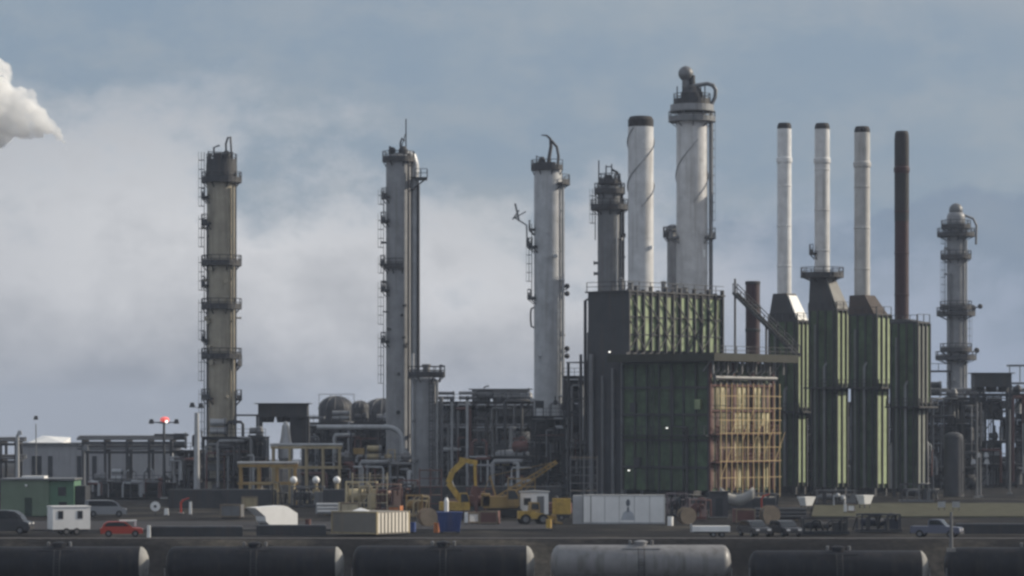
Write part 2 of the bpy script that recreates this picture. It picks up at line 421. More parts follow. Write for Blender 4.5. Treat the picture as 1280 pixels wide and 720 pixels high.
riser(t, r, 48, 4, zt - 3, 0.22, GW); riser(t, r, 62, 6, zt - 1, 0.14, DARK); riser(t, r, -55, 4, zt - 8, 0.12, DARK)
b = MB(); b.tube([(0.7, 0, zt + .5), (0.6, 0, zt + 3.2), (0.9, 0, zt + 4.1), (1.25, 0, zt + 4.2), (1.35, 0, zt + 2.6), (1.5, -.5, zt)], 0.14); b.build('vent_pipe', DARK, t)
b = MB(); b.lathe([(0.55, zt + .2), (0.7, zt + 1.2), (0.7, zt + 1.7), (0.3, zt + 2.2), (0.01, zt + 2.25)], (0.7, 0, 0)); b.build('top_drum', DARK, t)
b = MB(); b.sector(r - .3, r + .1, Z(224, Y), zt - Z(224, Y) + .3, -178, 150); b.box((-.5, -.6, zt + 1.0), (1.1, .9, 1.6)); b.build('top_jacket', DARK, t)
b = MB(); b.tube([(-1.0, -.9, zt), (-1.0, -.9, zt + 2.6), (-.2, -.9, zt + 2.9)], .13); b.beam((1.6, -.6, zt - 1), (1.6, -.6, zt + 2.0), .16); b.beam((-1.9, .2, zt - 1.5), (-1.9, .2, zt + 2.2), .14); b.beam((-1.9, .2, zt + 2.1), (1.6, -.6, zt + 1.9), .1); b.build('top_frame', DARK, t)
ring_platform(t, r * .6, zt + .5, .9, -170, 120)
b = MB(); b.beam((-1.5, -.4, zt - 1), (-1.5, -.4, zt + 1.8), 0.22); b.beam((-1.5, -.4, zt + 1.8), (-0.7, -.4, zt + 0.7), 0.16); b.beam((-1.5, -.4, zt + 1.6), (-2.1, -.4, zt + 1.2), 0.12); b.build('davit', DARK, t)

# broad grey double tower
Y = 440; s = Y / FPX
t = thing('distillation_column', 'broad blue grey tower with a fat side pipe and thin mast on top', 'column', pos(498, Y))
r = 15.5 * s; zt = Z(197, Y)
shell(t, r, 0, zt, G_); dome(t, r, zt, G_, 0.35)
b = MB(); p = Vector((19.5 * s, 0.9, 0)); b.tube([p + Vector((0, 0, 3)), p + Vector((0, 0, zt - 1)), p + Vector((-.3, 0, zt + .2)), Vector((1.0, .4, zt + .6)), Vector((0.4, 0, zt + .2))], 0.72, 14); b.build('side_pipe', LIGHTST, t)
b = MB(); b.tube([(13 * s, -1.55, 3), (13 * s, -1.55, zt + .5)], 0.16); b.tube([(25 * s, .2, 8), (25 * s, .2, zt - 4)], 0.2); b.build('riser_pipe', DARK, t)
ring_platform(t, r, Z(200, Y), 0.55, -180, 175)
b = MB(); b.bx(21 * s, 36 * s, -1.1, .9, Z(222, Y) - .35, Z(222, Y)); b.beam((16 * s, 0, Z(238, Y)), (35 * s, 0, Z(223, Y)), .2); b.beam((21 * s, 0, Z(222, Y)), (14 * s, 0, Z(222, Y)), .25)
p_ = b.build('platform', DARK, t)
b = MB()
for i, j in ((21, -1.1), (28, -1.1), (36, -1.1), (36, .9), (28, .9), (21, .9)): b.beam((i * s, j, Z(222, Y)), (i * s, j, Z(222, Y) + 1.2), .09)
for h in (.6, 1.2):
    b.beam((21 * s, -1.1, Z(222, Y) + h), (36 * s, -1.1, Z(222, Y) + h), .08); b.beam((36 * s, -1.1, Z(222, Y) + h), (36 * s, .9, Z(222, Y) + h), .08)
b.build('railing', DARK, p_)
for py, w in ((246, .7), (276, .8), (330, .9), (362, .8), (426, .8)): ring_platform(t, r, Z(py, Y), w, -130, -45)
ring_platform(t, r, Z(334, Y), .5, -60, 20)
for a, y0, y1 in ((-96, 276, 246), (-88, 330, 276), (-95, 362, 330), (-88, 426, 362), (-92, 500, 426)): ladder(t, r, a, Z(y0, Y), Z(y1, Y) + 1.1)
b = MB(); b.beam((1.1, 0, zt), (1.1, 0, zt + 5.6), .16); b.tube([(.3, 0, zt), (.3, 0, zt + 2.2), (.5, 0, zt + 2.8), (.9, 0, zt + 2.4)], .14); b.beam((.1, 0, zt + .3), (1.0, 0, zt + 3.4), .12); b.beam((-1.2, -.5, zt), (-1.2, -.5, zt + 1.6), .3); b.build('mast', DARK, t)
b = MB(); b.lathe([(.6, zt), (.7, zt + 1.1), (.35, zt + 1.6), (.01, zt + 1.65)], (.7, -.3, 0)); b.sphere((-.9, 0, zt + 1.0), .55); b.build('top_drum', DARK, t)

# short grey tower in front of it
Y = 420; s = Y / FPX
t = thing('distillation_column', 'short grey tower with one railed top platform, in front of the broad tower', 'column', pos(533, Y))
r = 15 * s; zt = Z(478, Y)
shell(t, r, 0, zt, G_); dome(t, r, zt, G_, .5)
ring_platform(t, r, Z(469, Y), .95, -180, 178)
b = MB(); b.lathe([(.5, zt), (.5, zt + 2.2), (.65, zt + 2.25), (.65, zt + 2.5), (.01, zt + 2.55)], (0, 0, 0)); b.build('nozzle', MID, t)
riser(t, r, 50, 2, zt, .16, LIGHTST); riser(t, r, -70, 2, zt + 4, .2, LIGHTST); riser(t, r, 88, 3, zt - 2, .28, MID)
ladder(t, r, 20, 2, zt + 1.2)
b = MB(); b.beam((1.9, -.8, zt), (1.9, -.8, zt + 2.4), .2); b.beam((1.9, -.8, zt + 2.4), (2.6, -.8, zt + 2.2), .18); b.build('davit', DARK, t)

# pale tower with a crook pipe on top
Y = 450; s = Y / FPX
t = thing('distillation_column', 'pale smooth tower with a dark hooked vent pipe on its top', 'column', pos(685, Y))
r = 17.5 * s; zt = Z(209, Y)
shell(t, r, 0, zt, PALE, bands=4.5); dome(t, r, zt, PALE, .3)
b = MB(); b.sector(r - .3, r + .06, zt - .6, 1.2, -120, 30); b.build('top_band', DARK, t)
b = MB(); b.tube([(0, 0, zt), (.15, 0, zt + 1.3), (.45, 0, zt + 3.1), (.35, 0, zt + 4.2), (-.2, 0, zt + 4.7), (-1.0, 0, zt + 4.75)], [.3, .28, .25, .2, .14, .07]); b.build('vent_pipe', DARK, t)
b = MB(); b.tube([(.5, -.3, zt + 3.9), (1.3, -.3, zt + 3.0), (1.55, -.3, zt + 1.6), (1.4, -.3, zt - .4), (1.7, -.6, zt - 3)], .2); b.build('reflux_pipe', DARK, t)
b = MB(); b.box((.95, -1.0, zt - .35), (.8, .5, .7)); b.build('top_valve', WHITE2, t)
ring_platform(t, r, zt - .2, .45, -170, 60)
b = MB(); b.lathe([(.5, zt), (.55, zt + 1.0), (.3, zt + 1.5), (.01, zt + 1.55)], (-.9, -.3, 0)); b.beam((-1.7, -.2, zt), (-1.7, -.2, zt + 1.7), .16); b.beam((-1.7, -.2, zt + 1.6), (-.6, -.2, zt + 1.2), .12); b.build('top_drum', DARK, t)
for py, w, a0, a1 in ((229, 1.2, 40, 130), (308, 1.0, -125, -50), (286, .8, -110, -70), (372, 1.0, -125, -60)): ring_platform(t, r, Z(py, Y), w, a0, a1)
for py in (362, 440):
    b = MB(); b.sphere((r + .75, -.2, Z(py, Y) + .5), .4); b.sphere((r + .75, -.2, Z(py, Y) - .6), .4); b.beam((r - .1, -.2, Z(py, Y)), (r + .8, -.2, Z(py, Y)), .16); b.build('level_gauge', DARK, t)
riser(t, r, 66, 3, zt - 3, .2, LIGHTST); riser(t, r, 84, 3, zt - 5, .13, DARK)
b = MB(); p = (-r - .25, 0, 0)
b.tube([(-r + .1, 0, Z(410, Y)), (-r - .4, 0, Z(408, Y)), (-r - .5, 0, Z(400, Y)), (-r - .5, 0, Z(392, Y)), (-r - .4, 0, Z(386, Y)), (-r + .1, 0, Z(384, Y))], .13); b.build('side_loop', DARK, t)
ladder(t, r, -86, Z(372, Y), Z(308, Y) + 1.1)
ladder(t, r, -86, Z(308, Y), Z(280, Y))
b = MB(); zz = Z(300, Y); xx = -r - 1.0
b.beam((xx, 0, zz - 1), (xx - .1, 0, zz + 2.2), .22); b.beam((xx - .1, 0, zz + 2.2), (xx - 2.0, 0, zz + 3.4), .2); b.beam((xx - 1.2, 0, zz + 2.8), (xx - 1.8, 0, zz + 5.4), .28)
b.beam((xx - 2.0, 0, zz + 3.2), (xx - .2, 0, zz + 4.2), .16); b.beam((xx - 2.2, -.2, zz + 3.0), (xx - 1.2, -.2, zz + 4.4), .2); b.build('davit', MID, t)

# dark column left of the fat white stack
Y = 436; s = Y / FPX
t = thing('distillation_column', 'dark weathered column with crowded railed platforms on its top', 'column', pos(762, Y))
r = 15 * s; zt = Z(238, Y)
shell(t, r, 0, zt, MID); dome(t, r, zt, MID, .6)
ring_platform(t, r, Z(260, Y), 1.0); ring_platform(t, r, Z(240, Y), .5, -180, 120); ring_platform(t, r * .4, Z(228, Y), .9, -180, 150)
b = MB(); b.lathe([(.7, zt), (.8, zt + 1.5), (.5, zt + 2.2), (.01, zt + 2.3)], (-.2, 0, 0)); b.sphere((.8, -.3, zt + 1.0), .6); b.box((-1.0, -.2, zt + .7), (.6, .6, 1.5)); b.build('top_drum', DARK, t)
b = MB()
for x, h in ((-1.55, 4.3), (-.5, 3.6), (.3, 3.8), (.9, 2.8)): b.beam((x, 0, zt - 1), (x, 0, zt + h), .18)
b.beam((-.5, 0, zt + 3.4), (.3, 0, zt + 3.4), .14); b.tube([(.3, 0, zt + 3), (1.1, 0, zt + 2.6), (1.6, 0, zt + 1), (1.9, -.2, zt - 2), (1.9, -.2, 20)], .17); b.build('vent_pipe', DARK, t)
ladder(t, r, -85, Z(300, Y), Z(236, Y)); riser(t, r, 70, 10, zt - 2, .2, DARK); riser(t, r, 30, 10, zt - 4, .12, LIGHTST)

def strakes(r, z0, z1, m, parent, turns, n=3, w=.3):
    b = MB()
    for q in range(n):
        K = int(40 * turns); prev = None
        for k in range(K + 1):
            a = 2 * math.pi * (turns * k / K + q / n); z = z0 + (z1 - z0) * k / K
            d = Vector((math.sin(a), -math.cos(a), 0)); p = [d * (r - .03) + Vector((0, 0, z)), d * (r + w) + Vector((0, 0, z)), d * (r + w) + Vector((0, 0, z + .09)), d * (r - .03) + Vector((0, 0, z + .09))]
            if prev: b.add(prev + p, [(0, 1, 5, 4), (1, 2, 6, 5), (2, 3, 7, 6), (3, 0, 4, 7)])
            prev = p
    return pieces(b, 'spiral_strake', m, parent)
# fat white stack with strakes
Y = 424; s = Y / FPX
t = thing('furnace_stack', 'fat white stack with spiral fins and sooty rounded mouth', 'stack', pos(801, Y))
r = 16 * s; zt = Z(150, Y); z0 = 24.0
shell(t, r, z0, zt - 1.0, WHITE, bands=6.2)
b = MB(); b.lathe([(r, zt - 1.0), (r, zt), (r * .85, zt + .45), (r * .7, zt + .5), (r * .65, zt - 2)], seg=32); b.build('stack_mouth', SOOT, t)
strakes(r, Z(260, Y), zt - 1.2, G_, t, .9, 2, .16)
b = MB(); b.lathe([(r + .25, z0), (r + .25, z0 + 1.2), (r, z0 + 1.6)], seg=32); b.build('base_collar', MID, t)
b = MB(); b.box((r * .75, -r * .75, Z(310, Y)), (.35, .35, .5)); b.build('sample_port', WHITE2, t)

# tallest white column with ball top
Y = 440; s = Y / FPX
t = thing('distillation_column', 'tallest white column with ringed platform, ball top and bent overhead pipe', 'column', pos(865, Y))
r = 19.5 * s; zt = Z(146, Y)
shell(t, r, 0, zt, WHITE, bands=5.4); strakes(r, Z(255, Y), zt - 3.5, G_, t, .55, 2, .14)
dome(t, r, zt, WHITE, .35)
ring_platform(t, r, Z(150, Y), 1.15, 0, 360, MID)
b = MB(); b.sector(r, r + .9, Z(140, Y), 1.0, 0, 360); b.build('insulation_ring', G_, t)
ring_platform(t, r * .75, Z(128, Y), 1.0, -180, 160)
b = MB(); b.lathe([(r * .72, zt), (r * .72, zt + 3.4), (r * .5, zt + 4.2), (.5, zt + 4.6), (.45, zt + 6)], seg=24); b.build('top_section', DARK, t)
b = MB(); b.sphere((-.9, 0, Z(92, Y)), 1.1); b.build('ball_top', MID, t)
b = MB(); b.lathe([(.55, zt + 4), (.55, Z(95, Y))], (-.9, 0, 0)); b.build('ball_neck', MID, t)
b = MB(); b.tube([(0, -.4, Z(108, Y)), (2.2, -.4, Z(105, Y)), (3.0, -.4, Z(107, Y)), (3.4, -.4, Z(113, Y)), (3.3, -.4, Z(122, Y)), (2.75, -.4, Z(132, Y)), (2.7, -.4, Z(150, Y)), (2.7, -.4, 12)], .3, 10); b.build('overhead_pipe', MID, t)
b = MB()
for z in (zt + 1.2, zt + 2.4): b.tube([(-1.8, -1.2, z), (1.9, -1.2, z)], .22)
for x in (-2.2, -1.4, 1.2, 1.8): b.beam((x, -1, zt + .5), (x, -1, zt + 4.3), .16)
b.build('top_piping', DARK, t)
ring_platform(t, r, Z(296, Y), 1.2, 50, 150, MID); ring_platform(t, r, Z(296, Y), 1.1, -150, -60, MID)
ladder(t, r, 96, Z(296, Y), Z(150, Y), MID)
b = MB(); b.box((r * .72, -r * .74, Z(318, Y)), (.35, .4, 1.0)); b.build('sample_port', WHITE2, t)
# slim pipe column half hidden beside it
Y = 452; s = Y / FPX
t = thing('pressure_vessel', 'slim grey vessel half hidden left of the tallest white column', 'vessel', pos(841, Y))
zt = Z(284, Y); shell(t, .85, 0, zt, G_); dome(t, .85, zt, G_); ring_platform(t, .85, Z(294, Y), .6)

# column at the far right, in the haze
Y = 540; s = Y / FPX
t = thing('distillation_column', 'grey column with crowded ring platforms, rightmost in the plant', 'column', pos(1195, Y))
r = 11.5 * s; zt = Z(272, Y)
shell(t, r, 0, zt, G_); dome(t, r, zt, G_, .8)
for py, w, a0, a1 in ((294, 1.7, 0, 360), (284, 1.0, -180, 170), (322, 1.1, -180, 140), (385, 1.2, -180, 170), (393, 1.8, -180, 150), (438, 1.2, -180, 160), (448, 2.0, 0, 360)): ring_platform(t, r, Z(py, Y), w, a0, a1, DARK)
b = MB(); b.sphere((0, 0, zt + 1.3), 1.25); b.box((.9, -.7, zt - .7), (.7, .7, .9)); b.build('top_drum', MID, t)
b = MB(); b.tube([(1.2, -.3, zt + .5), (3.0, -.3, zt - .2), (3.6, -.3, zt - 1.4), (3.5, -.3, zt - 4.8)], .2); b.build('overhead_pipe', MID, t)
b = MB(); b.sphere((r + 1.3, -.4, Z(385, Y)), .55); b.sphere((r + 2.6, -.4, Z(383, Y)), .45); b.sphere((r + 2.0, -.4, Z(438, Y)), .5); b.beam((r - .2, -.4, Z(385, Y)), (r + 2.6, -.4, Z(384, Y)), .2); b.build('relief_valve', DARK, t)
riser(t, r, 60, 4, zt - 4, .2, LIGHTST); riser(t, r, -40, 4, zt - 10, .16, MID)
for a, y0, y1 in ((-85, 391, 322), (-80, 322, 294), (85, 446, 391)): ladder(t, r, a, Z(y0, Y), Z(y1, Y) + 1, MID)

# ------------------------------------------------------------------ the big green furnace block
ROT = R(-40)
CX, CY = X(886, 400), 400.0
t = thing('furnace_building', 'massive dark green furnace block with a sunlit tan panelled end wall', 'furnace', (CX, CY, 0), ROT)
block = t
W1, D1, ZB, ZT = 14.2, 14.2, 1.7, 18.6
b = MB(); b.bx(-W1, 0, 0, D1, ZB, ZT); b.build('lower_casing', GREEN, t)
b = MB()
for i in range(8): b.bx(-W1 + i * W1 / 7 - .12, -W1 + i * W1 / 7 + .12, -.22, .0, ZB, ZT - .2)
for z in (4.6, 8.2, 11.6, 15.2): b.bx(-W1 - .15, .1, -.30, -.06, z, z + .28)
b.build('buckstay', DARK, t)
# sunlit end wall: panels, frame and a rusty patch
tl = MB()
ys = [0.15, 4.9, 5.3, 9.4, 9.8, 14.0]
zs = [2.0, 5.2, 5.6, 8.8, 9.3, 12.0, 12.5, 15.4]
rp = MB(); td = MB()
for i in range(3):
    for k in range(4):
        y0, y1, z0, z1 = ys[2 * i], ys[2 * i + 1], zs[2 * k], zs[2 * k + 1]
        n = 4
        for q in range(n):
            a = y0 + (y1 - y0) * q / n
            pr_ = .85 if (i == 0 and k < 3) else .12
            tgt = rp if random.random() < pr_ else (td if random.random() < .3 else tl)
            tgt.bx(0, .10 + .05 * random.random(), a + .1, a + (y1 - y0) / n - .32, z0, z1)
pieces(tl, 'wall_panel', TAN, t); pieces(td, 'wall_panel', mat('stained_ochre_panels', (.22, .19, .11), .7, var=.4, streak=.6, streak_c=(.08, .05, .04)), t); pieces(rp, 'wall_panel', RUSTP, t)
b = MB()
for y in (0.0, 5.1, 9.6, 14.2): b.bx(-.03, .42, y - .16, y + .16, ZB, ZT)
for z in (5.4, 9.05, 12.25, 15.6): b.bx(-.03, .34, .2, 14.0, z - .13, z + .13)
b.build('wall_frame', RUST, t)
b = MB()
for z in (5.5, 9.2): b.bx(.05, 1.3, -.2, 14.4, z - .1, z)
pf = b.build('catwalk', RUST, t)
b = MB()
for z in (5.5, 9.2):
    for y in range(0, 15, 2): b.beam((1.26, y, z), (1.26, y, z + 1.1), .08)
    for h in (.55, 1.1): b.beam((1.26, -.2, z + h), (1.26, 14.4, z + h), .07)
b.build('railing', RUST, pf)
b = MB()
for y in (1.2, 2.6, 4.1, 7.0, 8.3, 11.2, 12.7): b.tube([(.7, y, ZB), (.7, y, 5.8 + (y * 37 % 5))], .13)
pieces(b, 'burner_pipe', RUST, t)
b = MB()
for i in range(12): b.beam((1.75, .3 + i * 1.22, .7), (1.75, .3 + i * 1.22, 15.9), .09)
for z in (3.4, 5.6, 7.4, 9.3, 11.0, 12.6, 14.2): b.beam((1.75, 0, z), (1.75, 14.1, z), .08)
for i in range(0, 11, 2): b.beam((1.75, .3 + i * 1.22, 3.4 + (i * 3 % 7)), (1.75, .3 + (i + 2) * 1.22, 7.4 + (i * 3 % 7)), .07)
b.build('scaffold', mat('ochre_scaffold', (.42, .31, .15), .6), t)
lo = MB()
for x in (-9.3, -8.75): lo.beam((x, -.55, .7), (x, -.55, 18.0), .1)
for q in range(34): lo.beam((-9.3, -.55, .9 + q * .5), (-8.75, -.55, .9 + q * .5), .06)
lo.build('ladder', DARK, t)
b = MB(); b.tube([(-3.2, -.5, 1.5), (-3.2, -.5, 9.5), (-3.2, -.5, 10), (-5.6, -.5, 10.3), (-5.6, -.5, 17.5)], .2); b.build('process_pipe', DARK, t)
b = MB(); b.bx(-W1, .4, -1.1, -.3, 8.9, 9.05)
fp = b.build('catwalk', DARK, t)
b = MB()
for i in range(9): b.beam((-W1 + .2 + i * 1.75, -1.05, 9.05), (-W1 + .2 + i * 1.75, -1.05, 10.15), .08)
b.beam((-W1 + .2, -1.05, 10.15), (.2, -1.05, 10.15), .08); b.beam((-W1 + .2, -1.05, 9.6), (.2, -1.05, 9.6), .07); b.build('railing', DARK, fp)
for x, z in ((-11.6, 5.4), (-1.5, 13.1), (-12.3, 12.7)):
    b = MB(); b.box((x, -.3, z), (.9, .4, 1.3)); b.build('access_door', GREENL if z > 13 else DARK, t)
# plinth and legs
b = MB(); b.bx(-W1 - 5.2, .3, -.3, D1 + .3, 0, .7); b.build('plinth', CONC, t)
b = MB()
for i in range(6):
    for j in range(5): b.bx(-W1 + .3 + i * 2.75 - .2, -W1 + .3 + i * 2.75 + .2, .2 + j * 3.4 - .2, .2 + j * 3.4 + .2, .7, ZB)
pieces(b, 'support_leg', DARK, t)
# tall rear casing
TX0, TX1, TD, TZ = -W1 - 6.6, -W1, 22.2, Z(364, 408)
b = MB(); b.bx(TX0, TX1, 0.6, TD, .7, TZ); b.build('tall_casing', DARK, t)
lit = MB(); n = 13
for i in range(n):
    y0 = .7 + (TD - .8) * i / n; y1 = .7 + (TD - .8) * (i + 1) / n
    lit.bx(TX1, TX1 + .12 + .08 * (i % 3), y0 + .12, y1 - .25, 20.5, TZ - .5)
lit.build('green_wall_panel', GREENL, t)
b = MB()
for i in range(n + 1):
    y = .7 + (TD - .8) * i / n; b.bx(TX1 + .02, TX1 + .55, y - .12, y + .12, 20.2, TZ + (.9 if i % 2 else .4))
for z in (22.6, 25.0, TZ - .3): b.bx(TX1 + .02, TX1 + .34, .7, TD, z - .09, z + .09)
for i in range(0, n - 1, 2):
    ya, yb = .7 + (TD - .8) * i / n, .7 + (TD - .8) * (i + 2) / n
    b.beam((TX1 + .5, ya, 20.5), (TX1 + .5, yb, 24.4), .15); b.beam((TX1 + .5, yb, 24.4), (TX1 + .5, ya, TZ - .4), .15)
    if i % 4 == 0: b.beam((TX1 + .62, yb, 20.5), (TX1 + .62, ya, 24.4), .13)
b.build('upper_buckstay', DARK, t)
b = MB(); b.bx(TX0 - .3, TX1 + .6, .3, TD + .3, TZ, TZ + .2); rf = b.build('roof_deck', DARK, t)
b = MB()
for i in range(9): b.beam((TX1 + .5, .3 + i * 2.5, TZ + .2), (TX1 + .5, .3 + i * 2.5, TZ + 1.4), .09)
for i in range(4): b.beam((TX0 + i * 2.2, .35, TZ + .2), (TX0 + i * 2.2, .35, TZ + 1.4), .09)
for h in (.8, 1.4):
    b.beam((TX1 + .5, .3, TZ + h), (TX1 + .5, TD, TZ + h), .08); b.beam((TX0, .35, TZ + h), (TX1 + .5, .35, TZ + h), .08)
b.build('railing', DARK, rf)
for i, (y, h) in enumerate(((1.0, 1.7), (3.1, 1.2), (10.5, 1.6), (13.2, 1.3), (15.4, 1.0))):
    b = MB(); b.lathe([(.35, TZ), (.35, TZ + h), (.5, TZ + h + .1), (.01, TZ + h + .3)], (TX1 - 1.2, y, 0), 12); b.build('roof_vent', MID, t)
# deck over the lower casing
DZ = Z(443, 400)
b = MB(); b.bx(-W1 - 1.2, 2.3, -2.0, D1 + 3.0, DZ - .55, DZ)
for i in range(7): b.bx(-W1 - 1 + i * 2.6, -W1 - .8 + i * 2.6, -1.5, D1 + 2, DZ - .8, DZ - .35)
dk = b.build('deck', DARK, t)
b = MB(); b.bx(-W1 - 1.2, 2.45, -2.1, -2.0, DZ - .9, DZ + .15); b.bx(2.3, 2.42, -2.0, D1 + 3.0, DZ - .9, DZ + .15); b.build('deck_edge', mat('olive_steel', (.03, .031, .024), .8), dk)
b = MB()
for i in range(8): b.beam((2.0, -1.5 + i * 2.5, DZ), (2.0, -1.5 + i * 2.5, DZ + 1.1), .08)
for h in (.55, 1.1): b.beam((2.0, -1.6, DZ + h), (2.0, D1 + 2.2, DZ + h), .07)
b.build('railing', DARK, dk)
b = MB()
hp = MB()
for y in (.6, 1.9, 3.3, 4.6, 6.1, 8.4, 10.2, 11.1, 13.0): hp.tube([(.5, y, 15.8), (.5, y, 17.2), (.9, y + .3, 17.6), (.9, y + .3, DZ - .8)], .17)
hp.bx(0, .3, .1, 14, 15.7, 15.95); hp.tube([(.95, 0, 16.6), (.95, 14, 16.6)], .3)
hp.build('pipe_manifold', MID, t)
for i in range(6):
    b.beam((1.6, -1.2 + i * 3.2, DZ - .4), (1.6, -1.2 + i * 3.2, ZT - 1.5), .2)
    b.beam((0, -1.2 + i * 3.2, DZ - 2.2), (1.6, -1.2 + i * 3.2, DZ - .4), .16)
for y in (1.0, 2.4, 5.2, 7.7, 8.9, 12.2): b.tube([(.7, y, ZT - 1.2), (.7, y, DZ - .9), (.1, y, DZ - .6)], .2)
pieces(b, 'header_pipe', MID, t)
# inclined stair from the upper roof to the deck
b = MB()
p, q = Vector((TX1 + 2.0, TD + .6, TZ + .5)), Vector((TX1 + 13.5, TD - .6, DZ + .2))
for dy_ in (-.5, .5):
    d_ = Vector((0, dy_, 0)); b.beam(p + d_, q + d_, .2, .35); b.beam(p + d_ + Vector((0, 0, 1.3)), q + d_ + Vector((0, 0, 1.3)), .1)
    for k in range(9):
        e = p.lerp(q, k / 8) + d_; b.beam(e, e + Vector((0, 0, 1.3)), .09)
for k in range(30): b.box(p.lerp(q, k / 29), (.3, 1.0, .06))
for k in (0, 4): e = p.lerp(q, k / 8); b.beam(e + Vector((0, 0, 2.0 if k == 0 else 0)), (e.x, e.y, DZ), .22)
b.build('stair', DARK, t)
# side gantry and pipes left of the block
b = MB()
for x, y, z1 in ((-21.6, 1, 27.3), (-22.6, 3, 23.0), (-23.8, 4, 19.2)): b.tube([(x, y, 0), (x, y, z1), (x + 1.2, y, z1 + .5)], .22)
for z in (8, 14, 19): b.bx(-24.6, TX0, .6, 5, z - .15, z)
for x in (-24.4, -22.2): 
    for y in (.8, 4.8): b.beam((x, y, 0), (x, y, 20 if x > -23 else 19), .28)
b.build('side_gantry', DARK, t)
for x, z, y in ((-6.6, Z(535, 404), -.4), (-13.0, Z(588, 408), -.4), (-15.2, Z(440, 409), -1.8)):
    b = MB(); b.box((x, y, z), (.16, .25, .14)); b.build('bulkhead_lamp', LAMPW, t)
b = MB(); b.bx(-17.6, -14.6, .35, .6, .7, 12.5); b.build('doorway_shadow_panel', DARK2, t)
for i, x in enumerate((-17.9, -16.1, -14.4, -19.8)):
    b = MB(); b.tube([(x, .1, .7), (x, .1, 17 + i)], .18 + .05 * i); pieces(b, 'downcomer_pipe', MID, t)

# stubby red brown stack on the far side of the deck
Y = 432; s = Y / FPX
t = thing('furnace_stack', 'stubby red brown stack beside the sloping stair', 'stack', pos(941, Y))
b = MB(); b.lathe([(9 * s, 8), (9 * s, Z(353, Y)), (8 * s, Z(352, Y)), (7.6 * s, Z(360, Y))], seg=24); b.build('shell', REDST, t)
b = MB()
for z in (Z(356, Y), Z(385, Y), Z(415, Y)): b.lathe([(9 * s, z), (9.6 * s, z + .1), (9.6 * s, z + .4), (9 * s, z + .5)], seg=24)
pieces(b, 'band', SOOT, t)

